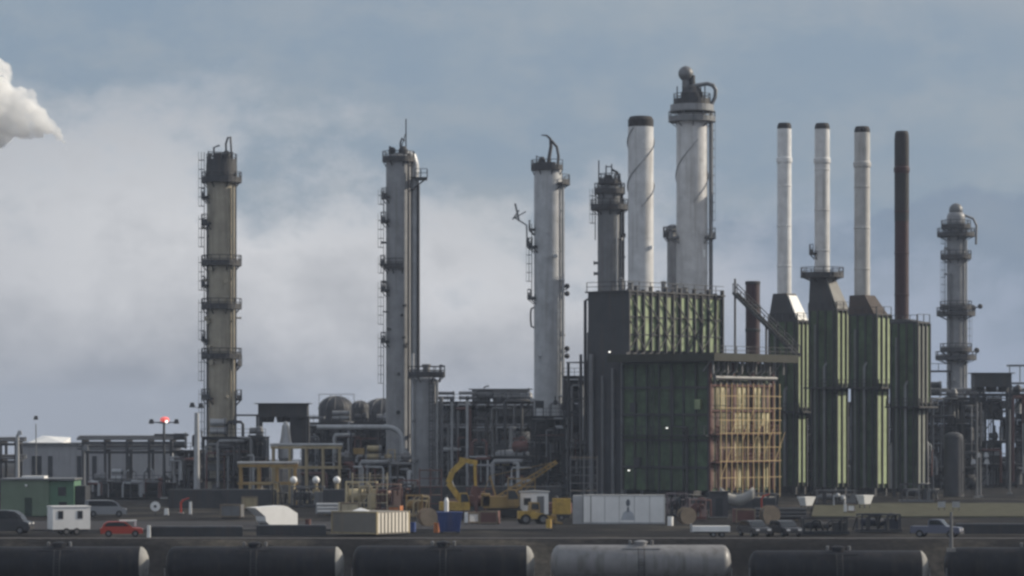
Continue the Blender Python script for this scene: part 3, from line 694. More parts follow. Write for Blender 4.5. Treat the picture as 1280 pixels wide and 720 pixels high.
# ------------------------------------------------------------------ four tall heaters with stacks
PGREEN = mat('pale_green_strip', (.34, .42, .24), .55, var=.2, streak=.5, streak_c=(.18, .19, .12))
GEDGE = mat('bright_green_edge', (.19, .30, .06), .6)
def heater(label, slabel, corner, Y, w, d, ytop, ymid, ybot, stack_px, sr, stop, ybase_st, smat, tipmat, wide_low, duct='cone', capw=None, stripm=None):
    t = thing('process_heater', label, 'heater', pos(corner, Y), ROT)
    zt, zm, zb = Z(ytop, Y), Z(ymid, Y), 1.2
    stripm = stripm or PGREEN
    b = MB(); b.bx(-w, 0, 0, d, zm, zt); b.build('convection_box', GREEN, t)
    b = MB(); b.bx(-w + .3, -.35, .3, d - .1, zb, zm); b.build('radiant_box', GREEN, t)
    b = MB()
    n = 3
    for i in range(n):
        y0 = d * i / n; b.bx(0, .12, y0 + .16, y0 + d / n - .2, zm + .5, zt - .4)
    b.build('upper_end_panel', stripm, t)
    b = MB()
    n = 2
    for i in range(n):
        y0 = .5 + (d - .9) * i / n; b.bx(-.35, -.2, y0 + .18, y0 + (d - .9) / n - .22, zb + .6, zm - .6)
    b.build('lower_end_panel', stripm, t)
    b = MB(); b.bx(0, .16, d - .28, d - .1, zm + .5, zt - .3); b.bx(-.35, -.16, d - .4, d - .22, zb + .6, zm - .5); b.build('edge_flange', GEDGE, t)
    b = MB()
    for i in range(4): b.bx(.0, .32, d * i / 3 - .09, d * i / 3 + .09, zm, zt)
    for i in range(3): b.bx(-.35, -.02, .5 + (d - .9) * i / 2 - .1, .5 + (d - .9) * i / 2 + .1, zb, zm)
    for i in range(4): b.bx(-w + .3 + (w - .7) * i / 3 - .12, -w + .3 + (w - .7) * i / 3 + .12, -.22, .0, zm, zt); 
    for i in range(4): b.bx(-w + .5 + (w - 1.2) * i / 3 - .12, -w + .5 + (w - 1.2) * i / 3 + .12, .05, .3, zb, zm)
    b.build('buckstay', DARK, t)
    b = MB(); b.bx(-w - .2, 1.1, -1.0, d + .8, zm - .22, zm); pf = b.build('platform', DARK, t)
    b = MB()
    for i in range(4): b.beam((1.05, -.9 + i * (d + 1.6) / 3, zm), (1.05, -.9 + i * (d + 1.6) / 3, zm + 1.1), .08)
    for i in range(5): b.beam((-w + i * (w + 1) / 4, -.95, zm), (-w + i * (w + 1) / 4, -.95, zm + 1.1), .08)
    for h in (.55, 1.1): b.beam((1.05, -.95, zm + h), (1.05, d + .7, zm + h), .07); b.beam((-w, -.95, zm + h), (1.05, -.95, zm + h), .07)
    b.build('railing', DARK, pf)
    b = MB()
    for x in (-w + .5, -w / 2, -.6):
        for y in (.5, d - .4): b.bx(x - .2, x + .2, y - .2, y + .2, 0, zb)
    pieces(b, 'support_leg', DARK, t)
    b = MB(); b.bx(-w, .2, -.1, d + .1, zt, zt + .25)
    for i in range(5): b.beam((-w + i * w / 4, 0, zt), (-w + i * w / 4, 0, zt + 1.2), .08)
    for i in range(3): b.beam((.15, i * d / 2, zt), (.15, i * d / 2, zt + 1.3), .1)
    b.beam((-w, 0, zt + 1.2), (.15, 0, zt + 1.2), .08); b.beam((.15, 0, zt + 1.3), (.15, d, zt + 1.3), .08)
    b.build('top_deck', DARK, t)
    b = MB(); b.tube([(-w * .35, -.5, zb), (-w * .35, -.5, zm + 3), (-w * .35, .1, zm + 3.6)], .22); b.tube([(-w * .7, -.4, zb), (-w * .7, -.4, zt - 2)], .15); b.build('process_pipe', MID, t)
    # stack, standing on the convection box
    wx = X(stack_px, Y) - X(corner, Y)
    # solve local point with y = d/2
    ly = d / 2; lx = (wx - math.sin(-ROT) * ly) / math.cos(ROT)
    r = sr * Y / FPX; z0 = Z(ybase_st, Y); z1 = Z(stop, Y)
    lx = max(-w + r, min(-r * .6, lx))
    b = MB(); b.frustum((-w / 2 - .2, d / 2), (w * .92, d * .96), zt + .25, (lx, ly), (2.3 * r, 2.3 * r), z0); b.build('transition_duct', DARK if duct != 'rust' else mat('dark_brown_hood', (.06, .045, .04), .8), t)
    if duct in ('white', 'grey'):
        b = MB(); zz = (zt + .3, z0 - .3)
        b.add([(-.15, .2, zz[0]), (-.15, d - .2, zz[0]), (lx + r * 1.2, ly + r, zz[1]), (lx + r * 1.2, ly - r, zz[1]), (.05, .2, zz[0]), (.05, d - .2, zz[0]), (lx + r * 1.4, ly + r, zz[1]), (lx + r * 1.4, ly - r, zz[1])],
              [(0, 1, 2, 3), (7, 6, 5, 4), (0, 4, 5, 1), (1, 5, 6, 2), (2, 6, 7, 3), (3, 7, 4, 0)])
        b.build('duct_cover', WHITE2 if duct == 'white' else CONC, t)
    k = thing('furnace_stack', slabel, 'stack', t.location + Matrix.Rotation(ROT, 3, 'Z') @ Vector((lx, ly, 0)))
    zs_ = z0; sh = MB(); sh.lathe([(r, zs_), (r, z1 - .9)], seg=24)
    for z in range(int(zs_) + 4, int(z1) - 4, 6): sh.lathe([(r, z), (r + .06, z + .05), (r + .06, z + .25), (r, z + .3)], seg=24)
    sh.build('shell', smat, k)
    b = MB(); b.lathe([(r * 1.06, z1 - 6), (r * 1.12, z1 - 5.8), (r * 1.12, z1 - 5.3), (r * 1.0, z1 - 5.1)], seg=24); b.build('band', smat, k)
    b = MB(); b.lathe([(r, z1 - .9), (r * .98, z1 - .4), (r * .82, z1), (r * .7, z1), (r * .68, z1 - 2)], seg=24); b.build('stack_mouth', tipmat, k)
    return t, k
heater('leftmost of the four tall green heaters, with a white cover at its stack foot', 'clean white stack on the leftmost heater', 996, 452, 5.2, 3.2, 402, 514, 612, 983, 9, 151, 366, WHITE2 if False else mat('bright_stack_paint', (0.66, 0.67, 0.69), .5, streak=.35, streak_c=(.4, .4, .41)), SOOT, 0, 'white')
heater('second tall green heater from the left, under a steep hood with a grey side sheet', 'white stack with a railed platform at its foot, second of the four in the row', 1045, 446.5, 4.9, 3.6, 388, 484, 606, 1031, 9.6, 151, 344, WHITE, SOOT, 0, 'grey')
heater('third tall green heater from the left, under a dark brown hood', 'greyish white stack with black mouth, third of the four in the row', 1095, 441, 4.8, 3.8, 394, 484, 615, 1081, 10, 155, 368, mat('dull_white_stack_paint', (0.46, 0.455, 0.45), .55, streak=.65, streak_c=(.25, .22, .2)), SOOT, 0, 'rust')
_, k4 = heater('rightmost of the four tall green heaters, lower and grey ended', 'dark red brown stack, rightmost of the row', 1146, 435.5, 4.6, 3.2, 404, 508, 612, 1128, 9, 161, 398, REDST, SOOT, 0, 'cone', stripm=mat('grey_green_panels', (.24, .255, .22), .6, streak=.6, streak_c=(.1, .1, .09)))
b = MB(); zz = Z(161, 435.5); rr_ = 9 * 435.5 / FPX; b.lathe([(rr_ + .02, zz - 13), (rr_ + .03, zz - 6.1)], seg=24); b.lathe([(rr_ + .03, zz - 5), (rr_ + .03, zz - 1)], seg=24); pieces(b, 'soot_band', SOOT, k4)
# platform ring round the second stack
sk = [o for o in COL.objects if o.get('label', '').startswith('white stack with a railed')][0]
ring_platform(sk, 1.2, Z(343, 446), 2.0, -180, 150); ring_platform(sk, 1.15, Z(312, 442), .8, -120, -50)

# ------------------------------------------------------------------ steel process structures
ORD = ['ground', 'first', 'second', 'third', 'fourth']
def steel_frame(label, x0, x1, ytop, Y, depth, nx, nz, m=DARK, back=True, rail=True, cover=.75):
    w = X(x1, Y) - X(x0, Y); h = Z(ytop, Y)
    t = thing('process_structure', label, 'steel structure', pos((x0 + x1) / 2, Y))
    for i in range(nx + 1):
        for y in (0, depth):
            b = MB(); x = -w / 2 + w * i / nx; b.bx(x - .14, x + .14, y - .14, y + .14, 0, h); b.build('post', m, t)
    b = MB()
    for k in range(1, nz + 1):
        z = h * k / nz
        for y in (0, depth): b.bx(-w / 2 + .15, w / 2 - .15, y - .1, y + .1, z - .4, z - .06)
        for i in range(nx + 1): x = -w / 2 + w * i / nx; b.bx(x - .1, x + .1, .15, depth - .15, z - .4, z - .06)
    for i in range(nx):
        if (i + nz) % 2: continue
        xa, xb = -w / 2 + w * i / nx, -w / 2 + w * (i + 1) / nx
        for k in range(nz): b.beam((xa, -.02, h * k / nz), (xb, -.02, h * (k + 1) / nz - .4), .14)
    b.build('beam_frame', m, t)
    rp_ = random.Random(int(x0 * 7 + x1))
    for q in range(nx * 4):
        x = rp_.uniform(-w / 2, w / 2); r = rp_.choice((.08, .11, .15, .22, .3)); ya = rp_.uniform(-.9, -.55); za = rp_.uniform(0, h * .5); zb_ = rp_.uniform(za + 2, h * 1.02); x2 = max(-w / 2, min(w / 2, x + rp_.uniform(-4, 4)))
        b = MB(); b.tube([(x, ya, za), (x, ya, zb_ - .3), (x + (x2 - x) * .06, ya, zb_), (x2, ya, zb_), (x2, ya + .3, zb_), (x2, 1.5, zb_)], r, 8); b.build('pipe', rp_.choice((MID, DARK, DARK, G_, LIGHTST, RUST)), t)
    for k in range(1, nz + 1):
        b = MB(); b.bx(-w / 2 - .3, w / 2 + .3, -.5, depth + .3, h * k / nz - .05, h * k / nz + .03); f = b.build('floor', m, t)
        if rail:
            b = MB(); z = h * k / nz; n = max(3, int(w / 1.8))
            for i in range(n + 1): b.beam((-w / 2 - .25 + (w + .5) * i / n, -.45, z), (-w / 2 - .25 + (w + .5) * i / n, -.45, z + 1.1), .07)
            for hh in (.55, 1.1): b.beam((-w / 2 - .25, -.45, z + hh), (w / 2 + .25, -.45, z + hh), .06)
            b.build('railing', m, f)
    if back:
        b = MB()
        for i in range(nx):
            for k in range(nz):
                if random.random() < cover:
                    xa, xb = -w / 2 + w * i / nx, -w / 2 + w * (i + 1) / nx
                    b.bx(xa + .16, xb - .16, depth - .45, depth - .2, h * k / nz + .05, h * (k + 1) / nz - .45)
        pieces(b, 'cladding', DARK2, t)
    return t, w, h, depth, nz
KINDS = ['horizontal drum', 'upright vessel', 'exchanger', 'fin fan box', 'pump skid', 'elbowed pipe']
def equip(fr, where, seed, mats=(MID, DARK, G_, DARK, MID, LIGHTST), per=3, levels=None, words=('grey', 'dark', 'pale', 'black', 'dull', 'light')):
    rnd = random.Random(seed)
    t, w, h, depth, nz = fr
    places = ['left end', 'middle', 'right end'] if per == 3 else ['left half', 'right half'] if per == 2 else ['left end', 'left of middle', 'middle', 'right of middle', 'right end'][:per]
    fh = h / nz
    for k in (levels if levels is not None else range(nz + 1)):
        for i in range(per):
            kind = rnd.randrange(6); mi = rnd.randrange(6); m = mats[mi]
            cw = w / per; x = -w / 2 + cw * (i + .5) + rnd.uniform(-.1, .1) * cw; y = rnd.uniform(.3, .55) * depth
            z = h * k / nz + .04; hh = fh * .8 if k < nz else rnd.uniform(1.0, 2.6)
            nm = ['drum', 'pressure_vessel', 'heat_exchanger', 'fan_cooler', 'pump', 'pipe_spool'][kind]
            colw = {id(MID): 'galvanised', id(DARK): 'dark', id(G_): 'grey', id(LIGHTST): 'light grey', id(PALE): 'pale', id(TANS): 'tan', id(YELD): 'ochre', id(RUST): 'rusty', id(WHITE2): 'white'}[id(m)]
            lv = 'on the ground' if k == 0 else ('on top' if k == nz else 'on level %s' % ('one', 'two', 'three', 'four')[k - 1])
            lab = '%s %s %s of %s, %s' % (colw, KINDS[kind], lv, where, places[i])
            if k == 0: lab = '%s %s on the ground under %s, %s' % (colw, KINDS[kind], where, places[i])
            e = thing(nm, lab, nm.replace('_', ' '), t.location + Vector((x, y, z)), 0, 'process equipment in the ' + where)
            L = cw * rnd.uniform(.55, .85)
            if kind == 0:
                r = min(hh * .36, 1.0); b = MB(); b.tube([(-L / 2 - .3, 0, r + .4), (-L / 2, 0, r + .4), (L / 2, 0, r + .4), (L / 2 + .3, 0, r + .4)], [r * .4, r, r, r * .4], 16); b.build('shell', m, e)
                b = MB(); b.bx(-L / 3 - .15, -L / 3 + .15, -r * .7, r * .7, 0, .7); b.bx(L / 3 - .15, L / 3 + .15, -r * .7, r * .7, 0, .7); pieces(b, 'saddle', DARK, e)
                b = MB(); b.tube([(0, 0, 2 * r + .3), (0, 0, 2 * r + .8), (L * .3, 0, 2 * r + 1)], .12); b.build('nozzle', m, e)
            elif kind == 1:
                r = min(cw * .26, .95); H = hh * rnd.uniform(.8, 1.0); b = MB(); b.lathe([(r, .5), (r, H - r * .5), (r * .8, H - r * .2), (r * .4, H), (.01, H + .02)]); b.build('shell', m, e)
                b = MB()
                for a in range(3): b.beam((r * .8 * math.cos(a * 2.1), r * .8 * math.sin(a * 2.1), 0), (r * .8 * math.cos(a * 2.1), r * .8 * math.sin(a * 2.1), .9), .16)
                pieces(b, 'support_leg', DARK, e)
                b = MB(); b.tube([(0, 0, H), (0, 0, H + .5), (r + .4, 0, H + .5), (r + .4, 0, .3)], .11); b.build('nozzle', m, e)
            elif kind == 2:
                r = min(hh * .2, .5); b = MB()
                for zz in (r + .3, 3 * r + .5): b.tube([(-L / 2, 0, zz), (L / 2, 0, zz)], r, 12)
                b.build('shell', m, e)
                b = MB()
                for zz in (r + .3, 3 * r + .5): b.tube([(L / 2, 0, zz), (L / 2 + .3, 0, zz)], r * 1.25, 12)
                b.build('end_flange', MID, e)
            elif kind == 3:
                b = MB(); b.frustum((0, 0), (L, 2.0), hh * .45, (0, 0), (L * 1.05, 2.2), hh * .85); b.build('casing', m, e)
                b = MB()
                for sx in (-1, 1):
                    for sy in (-.8, .8): b.beam((sx * L * .45, sy, 0), (sx * L * .45, sy, hh * .5), .14)
                pieces(b, 'support_leg', DARK, e)
            elif kind == 4:
                b = MB(); b.bx(-L / 2, L / 2, -.6, .6, 0, .2); b.build('skid', DARK, e)
                b = MB(); b.tube([(-L * .4, 0, .8), (0, 0, .8)], .45, 12); b.build('motor', m, e)
                b = MB(); b.lathe([(.5, .2), (.6, .7), (.4, 1.3), (.15, 1.5), (.15, hh * .8)], (L * .25, 0, 0)); b.build('casing', m, e)
            else:
                r = rnd.uniform(.14, .28); b = MB(); b.tube([(-L / 2, 0, 0), (-L / 2, 0, hh * .7), (-L / 2 + .3, 0, hh * .85), (L / 2 - .3, 0, hh * .85), (L / 2, 0, hh * .7), (L / 2, 0, 0)], r, 10); b.build('pipe', m, e)
                b = MB(); b.box((0, 0, hh * .85), (.5, .5, .7)); b.cyl((0, 0, hh * .85 + .3), (0, 0, hh * .85 + .9), .08); b.build('valve', DARK, e)
fr = steel_frame('dark steel structure round the foot of the leftmost tall column', 254, 330, 546, 425, 7, 4, 3, cover=1.0); equip(fr, 'leftmost tower steelwork', 1)
fr = steel_frame('narrow dark steel structure behind the twin lamp mast', 214, 250, 563, 452, 6, 2, 3, cover=1.0); equip(fr, 'steelwork behind twin lamps', 2, per=2)
fr = steel_frame('wide dark steel structure between the air cooler and the broad tower', 378, 520, 528, 470, 8, 6, 4, cover=1.0); equip(fr, 'steelwork below dark domes', 3, per=5)
fr = steel_frame('wide dark steel structure between the short tower and the pale tower', 546, 668, 502, 462, 9, 5, 4, cover=1.0); equip(fr, 'steelwork right of short tower', 4, per=5)
fr = steel_frame('dark steel structure against the left side of the furnace block', 664, 722, 520, 436, 6, 3, 4, cover=1.0); equip(fr, 'steelwork left of furnace', 5, per=3)
fr = steel_frame('tall dark stair structure beside the furnace block', 706, 744, 470, 432, 6, 2, 5, cover=1.0); equip(fr, 'furnace side stairs', 6, per=2, levels=[2, 4])
fr = steel_frame('grey steel structure right of the four heaters', 1158, 1226, 497, 480, 8, 3, 4, cover=1.0); equip(fr, 'steelwork right of heaters', 7, per=3)
fr = steel_frame('hazy steel structure at the right edge of the picture', 1222, 1300, 492, 500, 8, 4, 4, cover=.8); equip(fr, 'far right steelwork', 8, per=5, mats=(MID, DARK, G_, LIGHTST, MID, LIGHTST))
fr = steel_frame('low dark structure behind the feet of the four heaters', 968, 1165, 505, 462, 5, 8, 4, cover=1.0, rail=False); equip(fr, 'low steelwork behind heaters', 9, per=5, levels=[0])

fr = steel_frame('low dark steelwork under the far left pipe rack', 112, 214, 604, 428, 5, 6, 2, cover=1.0); equip(fr, 'low steelwork under pipe rack', 10, per=5, levels=[2])
fr = steel_frame('brown steel structure behind the tan pump skids', 420, 512, 578, 405, 5, 5, 3, m=mat('brown_steel', (.06, .05, .045), .75), cover=.8); equip(fr, 'brown steelwork behind tan skids', 12, per=5, mats=(MID, TANS, YELD, RUST, WHITE2, LIGHTST))
fr = steel_frame('dark steel structure behind the crane boom', 588, 664, 570, 405, 5, 4, 3, cover=1.0); equip(fr, 'steelwork behind crane boom', 14, per=3, mats=(MID, DARK, RUST, TANS, DARK, MID))
# ------------------------------------------------------------------ coolers, domes, big pipe
def air_cooler(label, x0, x1, y0, y1, Y, m):
    w = X(x1, Y) - X(x0, Y); zb, zt = Z(y1, Y), Z(y0, Y)
    t = thing('air_cooler', label, 'air cooler', pos((x0 + x1) / 2, Y))
    b = MB(); b.bx(-w / 2, w / 2, -2, 2, zb + .8, zt); b.build('casing', m, t)
    b = MB()
    for i in range(3):
        x = -w / 2 + w * (i + .5) / 3; b.lathe([(w / 6.5, zb + .8), (w / 7.5, zb)], (x, 0, 0), 18); b.lathe([(.01, zb + .02), (w / 7.5, zb + .02)], (x, 0, 0), 18)
    b.build('fan_ring', m, t)
    for x in (-w / 2 + .2, w / 2 - .2):
        for y in (-1.8, 1.8): b = MB(); b.bx(x - .15, x + .15, y - .15, y + .15, 0, zb + .8); pieces(b, 'support_leg', DARK, t)
    b = MB(); b.bx(-w / 2 - .5, w / 2 + .5, -2.5, 2.5, zt, zt + .12)
    b.build('top_walkway', m, t)
    return t, w, zt
t, w, zt = air_cooler('dark boxy air cooler on legs right of the leftmost tall column', 324, 385, 505, 528, 445, DARK)
b = MB(); b.bx(-w / 2 - 4.2, -w / 2, -.6, .6, Z(518, 445) - .25, Z(518, 445)); b.beam((-w / 2 - .3, 0, 6), (-w / 2 - .3, 0, Z(518, 445)), .3); b.build('access_bridge', DARK, t)
b = MB(); b.bx(w / 2 - 2.6, w / 2 + .2, -1, 1, Z(555, 445), Z(520, 445)); b.build('side_box', DARK, t)
air_cooler('grey louvred air cooler over the wide steelwork left of the pale tower', 590, 662, 487, 503, 468, G_)
air_cooler('dark boxy air cooler right of the hazy column', 1216, 1262, 467, 490, 492, DARK)
t = thing('surge_drum', 'pale cone topped drum standing below the dark air cooler', 'drum', pos(357, 432))
z1, z0 = Z(532, 432), Z(560, 432)
b = MB(); b.lathe([(.15, z1 + .6), (.5, z1), (.75, z0 + 1.2), (1.1, z0), (1.1, z0 - 1.4), (.5, z0 - 2.2), (.01, z0 - 2.3)], seg=20); b.build('shell', LIGHTST, t)
b = MB()
for a in (.6, 2.2, 3.8, 5.4): b.beam((1.0 * math.cos(a), 1.0 * math.sin(a), 0), (1.0 * math.cos(a), 1.0 * math.sin(a), z0 - 1), .18)
pieces(b, 'support_leg', MID, t)
def dome_tank(label, px, rpx, ytop, Y, m, rail):
    r = rpx * Y / FPX; zt = Z(ytop, Y)
    t = thing('dome_tank', label, 'tank', pos(px, Y + r))
    b = MB(); b.lathe([(r, 0), (r, zt - r * .75)], seg=28); b.build('shell', m, t)
    b = MB(); b.lathe([(max(.01, r * math.cos(R(a))), zt - r * .75 + r * .75 * math.sin(R(a))) for a in range(0, 91, 9)], seg=28); b.build('dome_roof', m, t)
    b = MB()
    for a in range(0, 180, 30): b.tube([(r * 1.01 * math.cos(R(e)) * math.cos(R(a)), r * 1.01 * math.cos(R(e)) * math.sin(R(a)), zt - r * .75 + r * .76 * math.sin(R(e))) for e in range(0, 181, 15)], .07, 5)
    b.build('roof_rib', MID, t)
    if rail:
        b = MB(); zz = zt + .3
        for x in (-r * .95, -r * .3, r * .3, r * 1.05): b.beam((x, -r * .3, zt - r * .7), (x, -r * .3, zz), .1)
        b.beam((-r * .95, -r * .3, zz), (r * 1.05, -r * .3, zz), .1); b.build('railing', LIGHTST, t)
    return t
dome_tank('dark dome roofed tank with a pale rail frame over it', 420, 22, 495, 480, DARK, True)
dome_tank('broad dark dome roofed tank behind the broad tower foot', 478, 27, 498, 484, DARK, False)
t = dome_tank('small dark dome roofed tank between two larger domes', 450, 11, 501, 476, DARK, False)
Y = 415
t = thing('overhead_pipe', 'thick pale pipe bending down with a smooth elbow before the dark steelwork', 'pipe', pos(450, Y))
zz = Z(534, Y); xl, xr = X(396, Y) - X(450, Y), X(503, Y) - X(450, Y)
b = MB(); el_ = [(xr - 2.0 + 2.0 * math.sin(R(a)), 0, zz - 2.0 + 2.0 * math.cos(R(a))) for a in range(0, 91, 15)]
b.tube([(xl, 0, zz)] + el_ + [(xr, 0, 0)], .36, 12); b.build('pipe', LIGHTST, t)
b = MB()
for x in (xl + 1, -1.2, 2.4): b.bx(x - .12, x + .12, -.12, .12, 0, zz - .36); b.bx(x - .5, x + .5, -.3, .3, zz - .46, zz - .36)
b.build('pipe_stand', DARK, t)
b = MB(); b.lathe([(.45, zz - 5), (.5, zz - 4.9), (.5, zz - 4.6), (.45, zz - 4.5)], (xr, 0, 0)); b.build('flange', MID, t)

# tan and yellow pipe frames in front
def pipe_frame(label, x0, x1, ytop, Y, m, n, decks, depth=2.2):
    w = X(x1, Y) - X(x0, Y); h = Z(ytop, Y)
    t = thing('pipe_trestle', label, 'pipe trestle', pos((x0 + x1) / 2, Y))
    for i in range(n + 1):
        for y in (0, depth):
            x = -w / 2 + w * i / n; b = MB(); b.bx(x - .13, x + .13, y - .13, y + .13, 0, h); b.build('post', m, t)
    b = MB()
    for z in [h] + [Z(d, Y) for d in decks]:
        for y in (0, depth): b.bx(-w / 2 - .3, w / 2 + .3, y - .16, y + .16, z, z + .34)
        for i in range(n + 1): x = -w / 2 + w * i / n; b.bx(x - .12, x + .12, .16, depth - .16, z, z + .3)
    b.build('cross_beam', m, t)
    b = MB()
    for q in range(4): b.tube([(-w / 2 - .4, .3 + q * .5, h + .55), (w / 2 + .4, .3 + q * .5, h + .55)], .17)
    b.build('pipe', LIGHTST, t)
    return t, w, h
pipe_frame('pale grey pipe frame with two decks in front of the dark domes', 341, 424, 561, 402, TANS, 4, [586])
pipe_frame('long yellow beamed pipe frame in front of the leftmost tall column', 300, 368, 584, 394, YELD, 3, [606])
for i, (px, py, lab) in enumerate(((367, 600, 'small white drum on a stand, leftmost of three below the pipe frame'), (395, 600, 'small white drum on a stand, middle of three below the pipe frame'), (421, 600, 'small white drum on a stand, rightmost of three below the pipe frame'))):
    Y = 388; t = thing('small_drum', lab, 'drum', pos(px, Y), 0, 'white drums below the pipe frame'); z = Z(py, Y)
    b = MB(); b.sphere((0, 0, z), .48); b.build('shell', WHITE2, t)
    b = MB(); b.tube([(0, 0, 0), (0, 0, z - .4)], .22); b.box((0, 0, z * .45), (.9, .7, 1.3)); b.build('stand', TANS, t)

# tan pipework and machinery heaps
def skid(label, px, Y, w, h, m1, m2, seed, rz=0.):
    rnd = random.Random(seed)
    t = thing('equipment_skid', label, 'equipment', pos(px, Y), rz)
    b = MB(); b.bx(-w / 2, w / 2, -1, 1, .0, .3); b.build('base', m2, t)
    b = MB(); r = h * .22
    b.tube([(-w * .42, 0, h * .55), (-w * .36, 0, h * .55), (w * .1, 0, h * .55), (w * .16, 0, h * .55)], [r * .4, r, r, r * .4], 14)
    b.bx(w * .18, w * .44, -.7, .7, .3, h * .75); b.build('tank', m1, t)
    b = MB()
    for k in range(4):
        x = rnd.uniform(-w * .45, w * .4); z = rnd.uniform(.5, .95) * h
        b.tube([(x, -.9, .2), (x, -.9, z), (x + .3, -.9, z + .25), (x + rnd.uniform(.6, 1.6), -.9, z + .25), (x + 1.2, -.2, .4)], rnd.uniform(.08, .16))
    b.build('piping', m2, t)
    b = MB()
    for x in (-w * .45, w * .45): b.beam((x, -1, .3), (x, -1, h), .13); b.beam((x, 1, .3), (x, 1, h), .13)
    b.beam((-w * .45, -1, h), (w * .45, -1, h), .13); b.beam((-w * .45, 1, h), (w * .45, 1, h), .13); b.beam((-w * .45, -1, h), (-w * .45, 1, h), .13); b.beam((w * .45, -1, h), (w * .45, 1, h), .13); b.build('frame', m1, t)
    return t
skid('tan pump skid with white capped pipes, nearest the pale elbow pipe', 452, 372, 4.2, 3.4, mat('cream_paint', (.55, .47, .30), .6, streak=.5, streak_c=(.2, .14, .1)), TANS, 11)
skid('rust coloured pump skid behind the beige container', 486, 368, 3.2, 3.2, mat('pinkish_primer', (.36, .24, .19), .7), RUST, 12)
skid('dark red pump skid left of the short tower foot', 510, 372, 2.6, 3.6, RUST, DARK, 13)
skid('grey pump skid under the pale pipe frame', 385, 384, 4.5, 2.6, MID, DARK, 14)
skid('tan pump skid under the yellow frame', 330, 386, 4.0, 3.0, TANS, DARK, 15)
skid('rust brown machinery skid between the excavator and the crane', 600, 352, 3.4, 3.0, RUST, RUST, 16)
skid('small ochre skid between beige container and blue bin', 518, 345, 2.0, 2.4, YELD, TANS, 17)
skid('brownish skid right of the white box trailer', 846, 345, 2.4, 2.6, mat('mauve_grey', (.16, .13, .14), .7), DARK, 18)
skid('pinkish crate skid before the furnace end wall', 872, 335, 1.9, 2.2, mat('pink_grey', (.26, .19, .18), .7), RUST, 19)
skid('low dark pipe skid before the tan end wall', 935, 380, 7.5, 1.8, MID, DARK, 20)
skid('low dark pipe skid before the second heater', 1045, 395, 5.5, 1.9, MID, DARK, 21)
skid('low dark pipe skid before the rightmost heater', 1145, 410, 4.5, 2.4, DARK, MID, 22)

# small poles in front of the wide steelwork
for px, y0, Y, lab in ((584, 500, 420, 'thin pale pole rising behind the excavator arm'), (565, 502, 445, 'thin dull pole right of the short tower')):
    t = thing('vent_pole', lab, 'pole', pos(px, Y)); h = Z(y0, Y)
    b = MB(); b.tube([(0, 0, 0), (0, 0, h)], .2); b.build('pole', LIGHTST, t)
    b = MB(); b.lathe([(.2, h), (.32, h + .1), (.32, h + .4), (.01, h + .6)]); b.build('cap', DARK, t)
    b = MB(); b.bx(-.5, .5, -.5, .5, 0, .35); b.build('base', CONC, t)
t = thing('storage_tank', 'squat grey tank seen inside the wide dark steelwork', 'tank', pos(640, 452))
b = MB(); b.lathe([(2.6, Z(582, 452)), (2.6, Z(566, 452)), (2.0, Z(563, 452)), (.01, Z(562, 452))], seg=28); b.build('shell', G_, t)
b = MB()
for a in range(4): b.beam((2.2 * math.cos(a * 1.57 + .5), 2.2 * math.sin(a * 1.57 + .5), 0), (2.2 * math.cos(a * 1.57 + .5), 2.2 * math.sin(a * 1.57 + .5), Z(582, 452)), .25)
pieces(b, 'support_leg', DARK, t)
# right: standing vessel, lamp cluster, thin posts
Y = 440; t = thing('pressure_vessel', 'smooth dark grey upright vessel right of the heaters, behind the near pole', 'vessel', pos(1192, Y))
b = MB(); r = 12 * Y / FPX; z = Z(546, Y); b.lathe([(r, .6), (r, z), (r * .85, z + .4), (r * .45, z + .65), (.01, z + .7)], seg=26); b.build('shell', mat('dark_grey_vessel_paint', (.055, .057, .066), .8), t)
b = MB(); b.lathe([(r * 1.08, 0), (r * 1.08, .6)], seg=26); b.build('skirt', DARK, t)
riser(t, r, 60, .5, z - .3, .1, DARK)
def light_mast(label, px, Y, ytop, arms, m=MID, r=.16, lamp=DARK, name='light_mast'):
    t = thing(name, label, 'light mast', pos(px, Y)); h = Z(ytop, Y)
    b = MB(); b.tube([(0, 0, 0), (0, 0, h)], [r * 1.5, r], 10); b.build('pole', m, t)
    b = MB(); b.bx(-r * 3, r * 3, -r * 3, r * 3, 0, .3); b.build('base', CONC, t)
    for x, dz in arms:
        b = MB(); b.beam((0, 0, h + dz - .3), (x, 0, h + dz), .1); b.build('arm', m, t)
        b = MB(); b.frustum((x, -.1), (.75, .5), h + dz - .3, (x, 0), (.45, .4), h + dz + .35); b.build('floodlight', lamp, t)
    return t, h
light_mast('short post with four pale floodlights in the far right steelwork', 1225, 436, 572, ((-.95, -.6), (.95, -.6), (.9, .4), (-.3, .3)), MID, .14, LIGHTST)
for px, Y, y0, lab in ((1221, 430, 500, 'thin grey post beside the upright vessel'), (1262, 455, 510, 'pale post near the right edge')):
    t = thing('vent_pole', lab, 'pole', pos(px, Y)); h = Z(y0, Y)
    b = MB(); b.tube([(0, 0, 0), (0, 0, h)], .15); b.build('pole', MID, t)
    b = MB(); b.box((0, 0, h), (.5, .5, .4)); b.build('cap', DARK, t)
    b = MB(); b.bx(-.4, .4, -.4, .4, 0, .3); b.build('base', CONC, t)

